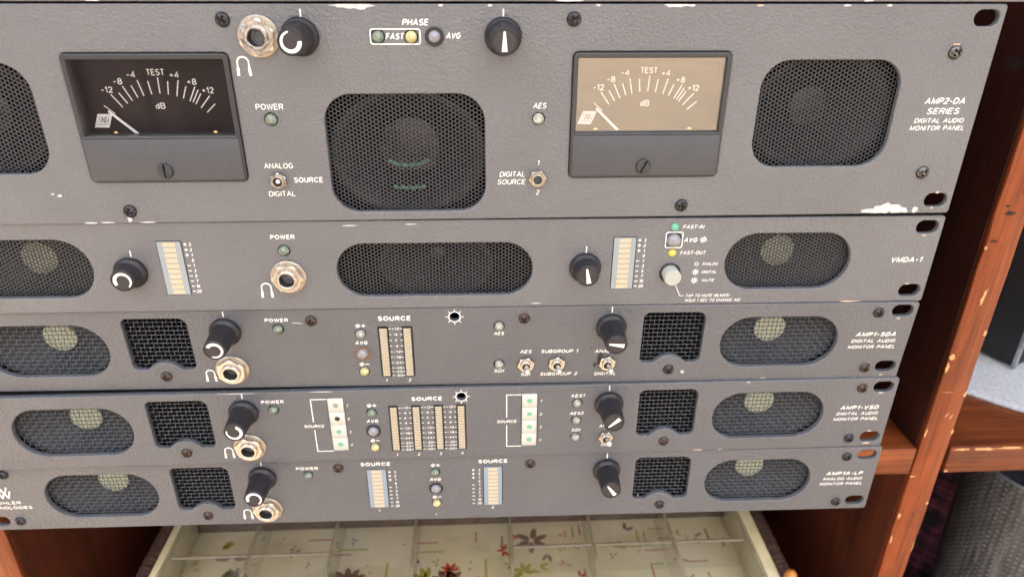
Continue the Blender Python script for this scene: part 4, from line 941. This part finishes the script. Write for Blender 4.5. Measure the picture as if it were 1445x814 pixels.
def prints(name, mat, items, V=435.4):
    mb = MB()
    for (kind, X, D, s, rot) in items:
        def poly(pts): mb.add([(x, y, 0) for x, y in pts], [tuple(range(len(pts)))])
        if kind == 'leaf':
            for q in rot:
                a = math.radians(q); c, sn = math.cos(a), math.sin(a); pts = []
                for k in range(13):
                    t = k / 12; pts.append((t * s, .22 * s * math.sin(math.pi * t) ** .8 * (1 + .15 * math.sin(9 * t))))
                for k in range(11, 0, -1):
                    t = k / 12; pts.append((t * s, -.22 * s * math.sin(math.pi * t) ** .8 * (1 + .15 * math.sin(7 * t))))
                poly([(X + (x + .12 * s) * c - y * sn, -D + (x + .12 * s) * sn + y * c) for x, y in pts])
        elif kind == 'bar': poly([(X - .9, -D - s), (X + .9, -D - s), (X + .7, -D + s), (X - .8, -D + s)])
        elif kind == 'hbar': poly([(X - s, -D - .7), (X + s, -D - .8), (X + s, -D + .8), (X - s, -D + .7)])
    o = build(name, mb, mat, lin); o.location = wpt(0, V, 0) - wpt(252.6, 437.25, (BZ0 + BZ1) / 2)
prints('printed_leaves', 'f_brown', [('leaf', 309, -150, 13, (150, 205, 265, 330, 20, 75)), ('leaf', 322, -135, 8, (230, 280)), ('leaf', 160, -112, 14, (60, 95, 130, 160, 30)), ('leaf', 240, -108, 14, (50, 85, 120, 150)), ('leaf', 215, -128, 6, (100, 200)), ('leaf', 390, -158, 8, (20, 80))])
prints('printed_leaves', 'f_mauve', [('leaf', 62, -140, 13, (175, 5)), ('leaf', 72, -128, 13, (200, 250, 310)), ('leaf', 82, -158, 7, (90,)), ('leaf', 448, -148, 8, (30, 290)), ('leaf', 200, -150, 3, (0,)), ('leaf', 172, -128, 3, (30,)), ('leaf', 175, -121, 3, (30,)), ('leaf', 256, -128, 3, (30,)), ('leaf', 256, -120, 3, (60,)), ('leaf', 262, -146, 3, (0,))])
prints('printed_flowers', 'f_red', [('leaf', 241, -121, 7.5, (10, 60, 110, 150, 200, 255, 305)), ('leaf', 286, -140, 6, (80, 120, 250, 290, 180)), ('leaf', 295, -152, 5, (50, 100, 200)), ('leaf', 345, -110, 6, (30, 90))])
prints('printed_leaves', 'f_olive', [('leaf', 50, -150, 11, (40, 60)), ('leaf', 30, -136, 6, (0, 30)), ('leaf', 60, -118, 12, (20, 70)), ('leaf', 301, -116, 10, (10, 60, 100, 150, 200)), ('leaf', 313, -122, 8, (20, 330)), ('leaf', 222, -112, 12, (150, 180, 80, 110)), ('leaf', 108, -108, 10, (20, 60)), ('leaf', 470, -135, 8, (80,)), ('bar', 190, -122, 9, 0), ('bar', 270, -122, 10, 0), ('bar', 110, -146, 7, 0), ('bar', 400, -150, 8, 0), ('bar', 406, -148, 8, 0), ('bar', 345, -158, 6, 0), ('hbar', 225, -141, 10, 0), ('hbar', 160, -146, 12, 0), ('hbar', 375, -142, 9, 0)])
prints('printed_bars', 'f_rose', [('bar', 262, -156, 6, 0), ('bar', 351, -160, 6, 0), ('bar', 264, -108, 6, 0), ('bar', 405, -112, 8, 0), ('bar', 350, -112, 6, 0), ('hbar', 150, -141, 9, 0), ('hbar', 222, -151, 8, 0), ('hbar', 390, -140, 12, 0), ('hbar', 445, -122, 8, 0), ('hbar', 130, -158, 10, 0)])
rnd = random.Random(11)
for nm, mt, cnt in (('printed_leaves', 'f_mauve', 34), ('printed_leaves', 'f_olive', 30), ('printed_flowers', 'f_rose', 14), ('printed_leaves', 'f_brown', 16)):
    its = []
    for k in range(cnt):
        X = rnd.uniform(30, 474); D = rnd.uniform(-164, -40); a = rnd.uniform(0, 360)
        its.append(('leaf', X, D, rnd.uniform(2.5, 6.5), (a, a + rnd.uniform(50, 110), a + rnd.uniform(150, 220))) if k % 3 else (('bar' if k % 2 else 'hbar'), X, D, rnd.uniform(3, 9), 0))
    prints(nm, mt, its, 435.44)
pk = MB(); pk.lathe([(4.4, -6), (4.8, 0), (4.4, 3), (3.2, 5.4), (.1, 6.4)], 24); o = build('wooden_peg', pk, 'peg', sb, smooth=50, rot=(math.radians(-90), 0, 0)); setw(o, sb, 494.5, 400, -72)

# ------------------------------------------------------------------ clear divided tray
tr = thing('divided_tray', 'clear plastic divided tray lying inside the flower-lined sewing box', 'tray', wpt(252, 434, -100))
TZ0, TZ1 = -34.0, -166.0
def tpart(name, X0, X1, V0, V1, D0, D1):
    o = wpart(name, 'acrylic', tr, X0, X1, V0, V1, D0, D1, .3)
    if V1 - V0 > 5:
        e_ = MB(); a_, b_ = (X1 - X0) / 2, (D1 - D0) / 2
        e_.box(-a_, a_, -b_, b_, -.45, .45); obj('polished_edge', bevel_mesh(e_.mesh('polished_edge', 'acryl_edge'), .25, 2), o, (0, 0, (V1 - V0) / 2 + .5))
    return o
tpart('wall', 26.2, 28.2, 404, 432, TZ1, TZ0); tpart('wall', 476.8, 478.8, 404, 432, TZ1, TZ0)
tpart('wall', 28.4, 476.6, 404, 432, TZ1, TZ1 + 2); tpart('wall', 28.4, 476.6, 404, 432, TZ0 - 2, TZ0)
tpart('tray_floor', 26.4, 478.6, 432.6, 434, TZ1, TZ0)
divs = (88, 150.5, 214, 290, 354.5, 418)
for X in divs: tpart('divider', X - 1.2, X + 1.2, 404.3, 432.2, TZ1 + 2.2, TZ0 - 2.2)
xs = (28.3,) + divs + (476.7,)
for i in range(7):
    a, b = xs[i] + 1.4, xs[i + 1] - 1.4
    if i in (0, 1, 4, 5, 6): tpart('divider', a, b, 404.8, 432.2, -115, -112.6)
    if i in (0, 1, 2, 5): tpart('divider', a, b, 404.8, 432.2, -72.5, -70.9)

# ------------------------------------------------------------------ right-hand bay: felt, case, container, rug
ft = thing('felt_cloth', 'pale grey felt cloth lying on the shelf right of the post', 'cloth', wpt(690, 266, -180))
A_, B_, C_, D_ = Vector((570, -146)), Vector((700, -27)), Vector((900, -230)), Vector((720, -345))
mb = MB(); n = 40; vs = []; fs = []
for i in range(n + 1):
    for j in range(n + 1):
        u, v = i / n, j / n; p = A_.lerp(B_, u).lerp(D_.lerp(C_, u), v)
        e = mnoise.noise(Vector((p.x * .03, p.y * .03, 0))) * 1.0 + mnoise.noise(Vector((p.x * .15, p.y * .15, 5))) * .4
        x = p.x + mnoise.noise(Vector((p.y * .06, 2, 0))) * 1.6
        D = min(p.y, -55)
        vs.append((x, -D, -(263.4 - max(e, -.8))))
for i in range(n):
    for j in range(n): a = i * (n + 1) + j; fs.append((a, a + 1, a + n + 2, a + n + 1))
mb.add(vs, fs); o = build('cloth_sheet', mb, 'felt', ft, smooth=60); o.location = wpt(0, 0, 0) - Vector(ft.location)
sm = o.modifiers.new('thickness', 'SOLIDIFY'); sm.thickness = 0.0022; sm.offset = 1.0 if o.data.polygons[0].normal.z < 0 else -1.0

cs = thing('equipment_case', 'black vinyl case with scuffed metal edge standing on the grey felt', 'case', wpt(720, 262, -190))
cs.rotation_euler = (0, 0, math.radians(24))
def cpart(name, mat, b, bev=1.0, sm_=None):
    m_ = MB(); m_.box(*b); me = m_.mesh(name, mat); bevel_mesh(me, bev, 3); return obj(name, me, cs)
cpart('case_body', 'case', (-75, 60, -28, 95, .5, 150), 2.5); cpart('case_lid', 'case', (-76, 61, -29, 96, 152, 215), 2.5)
cpart('edge_trim', 'alu', (-76.6, -73.6, -29.6, -26.6, .5, 149), .6); cpart('edge_trim', 'alu', (57, 62, -29.8, -26.6, .5, 149), .6)
cpart('lid_trim', 'alu', (-72, 60, -29.7, -27.8, 149.3, 151.7), .3)
cpart('handle', 'black', (-20, 30, -38, -33, 120, 130), 2.0)

bs = thing('woven_container', 'black woven cylindrical container with a dark dished top, under the right shelf', 'container', wpt(677, 499, -88))
mb = MB(); R0, R1, HB = 44.0, 50.5, 187.0
rows = 84; cols = 150; vs = []; fs = []
for i in range(rows + 1):
    z = HB * i / rows
    for k in range(cols):
        a = 2 * math.pi * k / cols; r = R0 + (R1 - R0) * i / rows
        r += .12 * (1 if (i + k) % 2 else -1) * (0 if i in (0, rows) else 1)
        vs.append((r * math.cos(a), r * math.sin(a), z))
for i in range(rows):
    for k in range(cols): k2 = (k + 1) % cols; fs.append((i * cols + k, i * cols + k2, (i + 1) * cols + k2, (i + 1) * cols + k))
mb.add(vs, fs); o = build('woven_side', mb, 'cord', bs); M['cord_light'] = pmat('worn_pale_cord', (0.09, 0.093, 0.095), 0.6, var=0.6, vscale=90)
o.data.materials.append(M['cord_light'])
for q, pl in enumerate(o.data.polygons):
    i_, k_ = divmod(q, cols); pl.material_index = 1 if (i_ % 2 == 0 and k_ % 2 == 0) else 0
rm = MB(); rm.tube([((R1 + .3) * math.cos(2 * math.pi * k / 64), (R1 + .3) * math.sin(2 * math.pi * k / 64), HB + .6) for k in range(65)], 1.25, 10, False); build('rim', rm, 'shield', bs, smooth=60)
ds = MB(); vs = []; fs = []
for i, (r, z) in enumerate(((R1 - .6, HB), (R1 - 2.5, HB - 3), (40, HB - 7), (28, HB - 9.5), (14, HB - 10.5), (1, HB - 10.5))):
    for k in range(48): vs.append((r * math.cos(2 * math.pi * k / 48), r * math.sin(2 * math.pi * k / 48), z + .5 * math.sin(k * 1.3 + i)))
for i in range(5):
    for k in range(48): fs.append((i * 48 + k, i * 48 + (k + 1) % 48, (i + 1) * 48 + (k + 1) % 48, (i + 1) * 48 + k))
ds.add(vs, fs); build('dished_top', ds, 'dish', bs, smooth=60)

rg = MB(); rg.box(-216, 216, -150, 148, 0, 2.4); me = rg.mesh('patterned_rug', 'rug'); bevel_mesh(me, .8)
o = obj('patterned_rug', me); o.location = wpt(782.5, 500 - .02, -202); o['label'] = 'dark burgundy patterned rug lining the lower right bay'; o['category'] = 'rug'
bs.location.z += 0.0025 - 0.001

# ------------------------------------------------------------------ the open-air ground and unseen things added for meter reflections and soft light
gm = bpy.data.meshes.new('ground'); R_ = 150.0
gm.from_pydata([(-R_, -R_, 0), (R_, -R_, 0), (R_, R_, 0), (-R_, R_, 0)], [], [(0, 1, 2, 3)]); gm.materials.append(M['paving'])
g = bpy.data.objects.new('ground', gm); COL.objects.link(g); g['kind'] = 'structure'
st = thing('market_table', 'long table under a dark maroon cloth, in front of the cabinet', 'table', (-1.75, -3.3, 0))  # added out of view as the dark reflection in the left meter
def mpart(name, mat, x0, x1, y0, y1, z0, z1, bev=8):
    m_ = MB(); m_.box(x0, x1, y0, y1, z0, z1); me = m_.mesh(name, mat); bevel_mesh(me, bev, 2); return obj(name, me, st)
mpart('cloth', 'maroon', -1300, 1000, -400, 400, 20, 820, 15)
mpart('tabletop', 'wood_h', -1240, 940, -340, 340, 822, 840, 3)
for x in (-1200, 900):
    for y in (-300, 300): mpart('leg', 'wood_v', x - 20, x + 20, y - 20, y + 20, 0, 18, 2)

wb = thing('rendered_building', 'pale rendered building facing the cabinet in full sun', 'building', (0, -7.0, 0))  # added behind the camera as a sunlit bounce surface
def bpart(name, mat, x0, x1, y0, y1, z0, z1, bev=6):
    m_ = MB(); m_.box(x0, x1, y0, y1, z0, z1); me = m_.mesh(name, mat); bevel_mesh(me, bev, 2); return obj(name, me, wb)
M['render'] = pmat('pale_render', (0.78, 0.78, 0.79), 0.9, var=0.08, vscale=2)
M['pane'] = pmat('dark_pane', (0.03, 0.035, 0.04), 0.1, var=0)
bpart('wall', 'render', -7000, 7000, -3000, 0, 400, 5200); bpart('plinth', 'paving', -7020, 7020, -3020, 40, -50, 398); bpart('cornice', 'render', -7150, 7150, -3150, 150, 5202, 5400)
for x in (-5200, -2600, 2600, 5200):
    for dz in (0, 2100):
     bpart('window_frame', 'render', x - 520, x + 520, 2, 40, 1300 + dz, 2600 + dz, 4); bpart('pane', 'pane', x - 440, x + 440, 42, 50, 1380 + dz, 2520 + dz, 2)

# white awning added out of view: its sunlit cloth sends soft light down on the stack
cp = thing('stall_awning', 'white cloth awning stretched on four poles over the front of the cabinet', 'awning', (0.1, -0.85, 0))
def awning_mat():
    m = bpy.data.materials.new('white_awning_cloth'); m.use_nodes = True; nt = m.node_tree; nt.nodes.clear()
    out = nt.nodes.new('ShaderNodeOutputMaterial'); mx = nt.nodes.new('ShaderNodeMixShader'); mx.inputs[0].default_value = 0.7
    a = nt.nodes.new('ShaderNodeBsdfDiffuse'); a.inputs[0].default_value = (0.86, 0.86, 0.88, 1)
    b = nt.nodes.new('ShaderNodeBsdfTranslucent'); b.inputs[0].default_value = (0.92, 0.93, 0.97, 1)
    nt.links.new(a.outputs[0], mx.inputs[1]); nt.links.new(b.outputs[0], mx.inputs[2]); nt.links.new(mx.outputs[0], out.inputs[0]); return m
mb = MB(); n = 20; vs = []; fs = []
for i in range(n + 1):
    for j in range(n + 1):
        u, v = i / n, j / n
        vs.append((-1900 + 3800 * u, -1150 + 1900 * v, 2100 + 120 * v - 90 * math.sin(math.pi * u) * math.sin(math.pi * v)))
for i in range(n):
    for j in range(n): a = i * (n + 1) + j; fs.append((a, a + 1, a + n + 2, a + n + 1))
mb.add(vs, fs); build('awning_cloth', mb, awning_mat(), cp, smooth=60)
for x in (-1900, 1900):
    for y, z in ((-1150, 2100), (750, 2220)):
        m_ = MB(); m_.tube([(x, y, 0), (x, y, z + 20)], 18, 12); build('pole', m_, 'alu', cp, smooth=50)
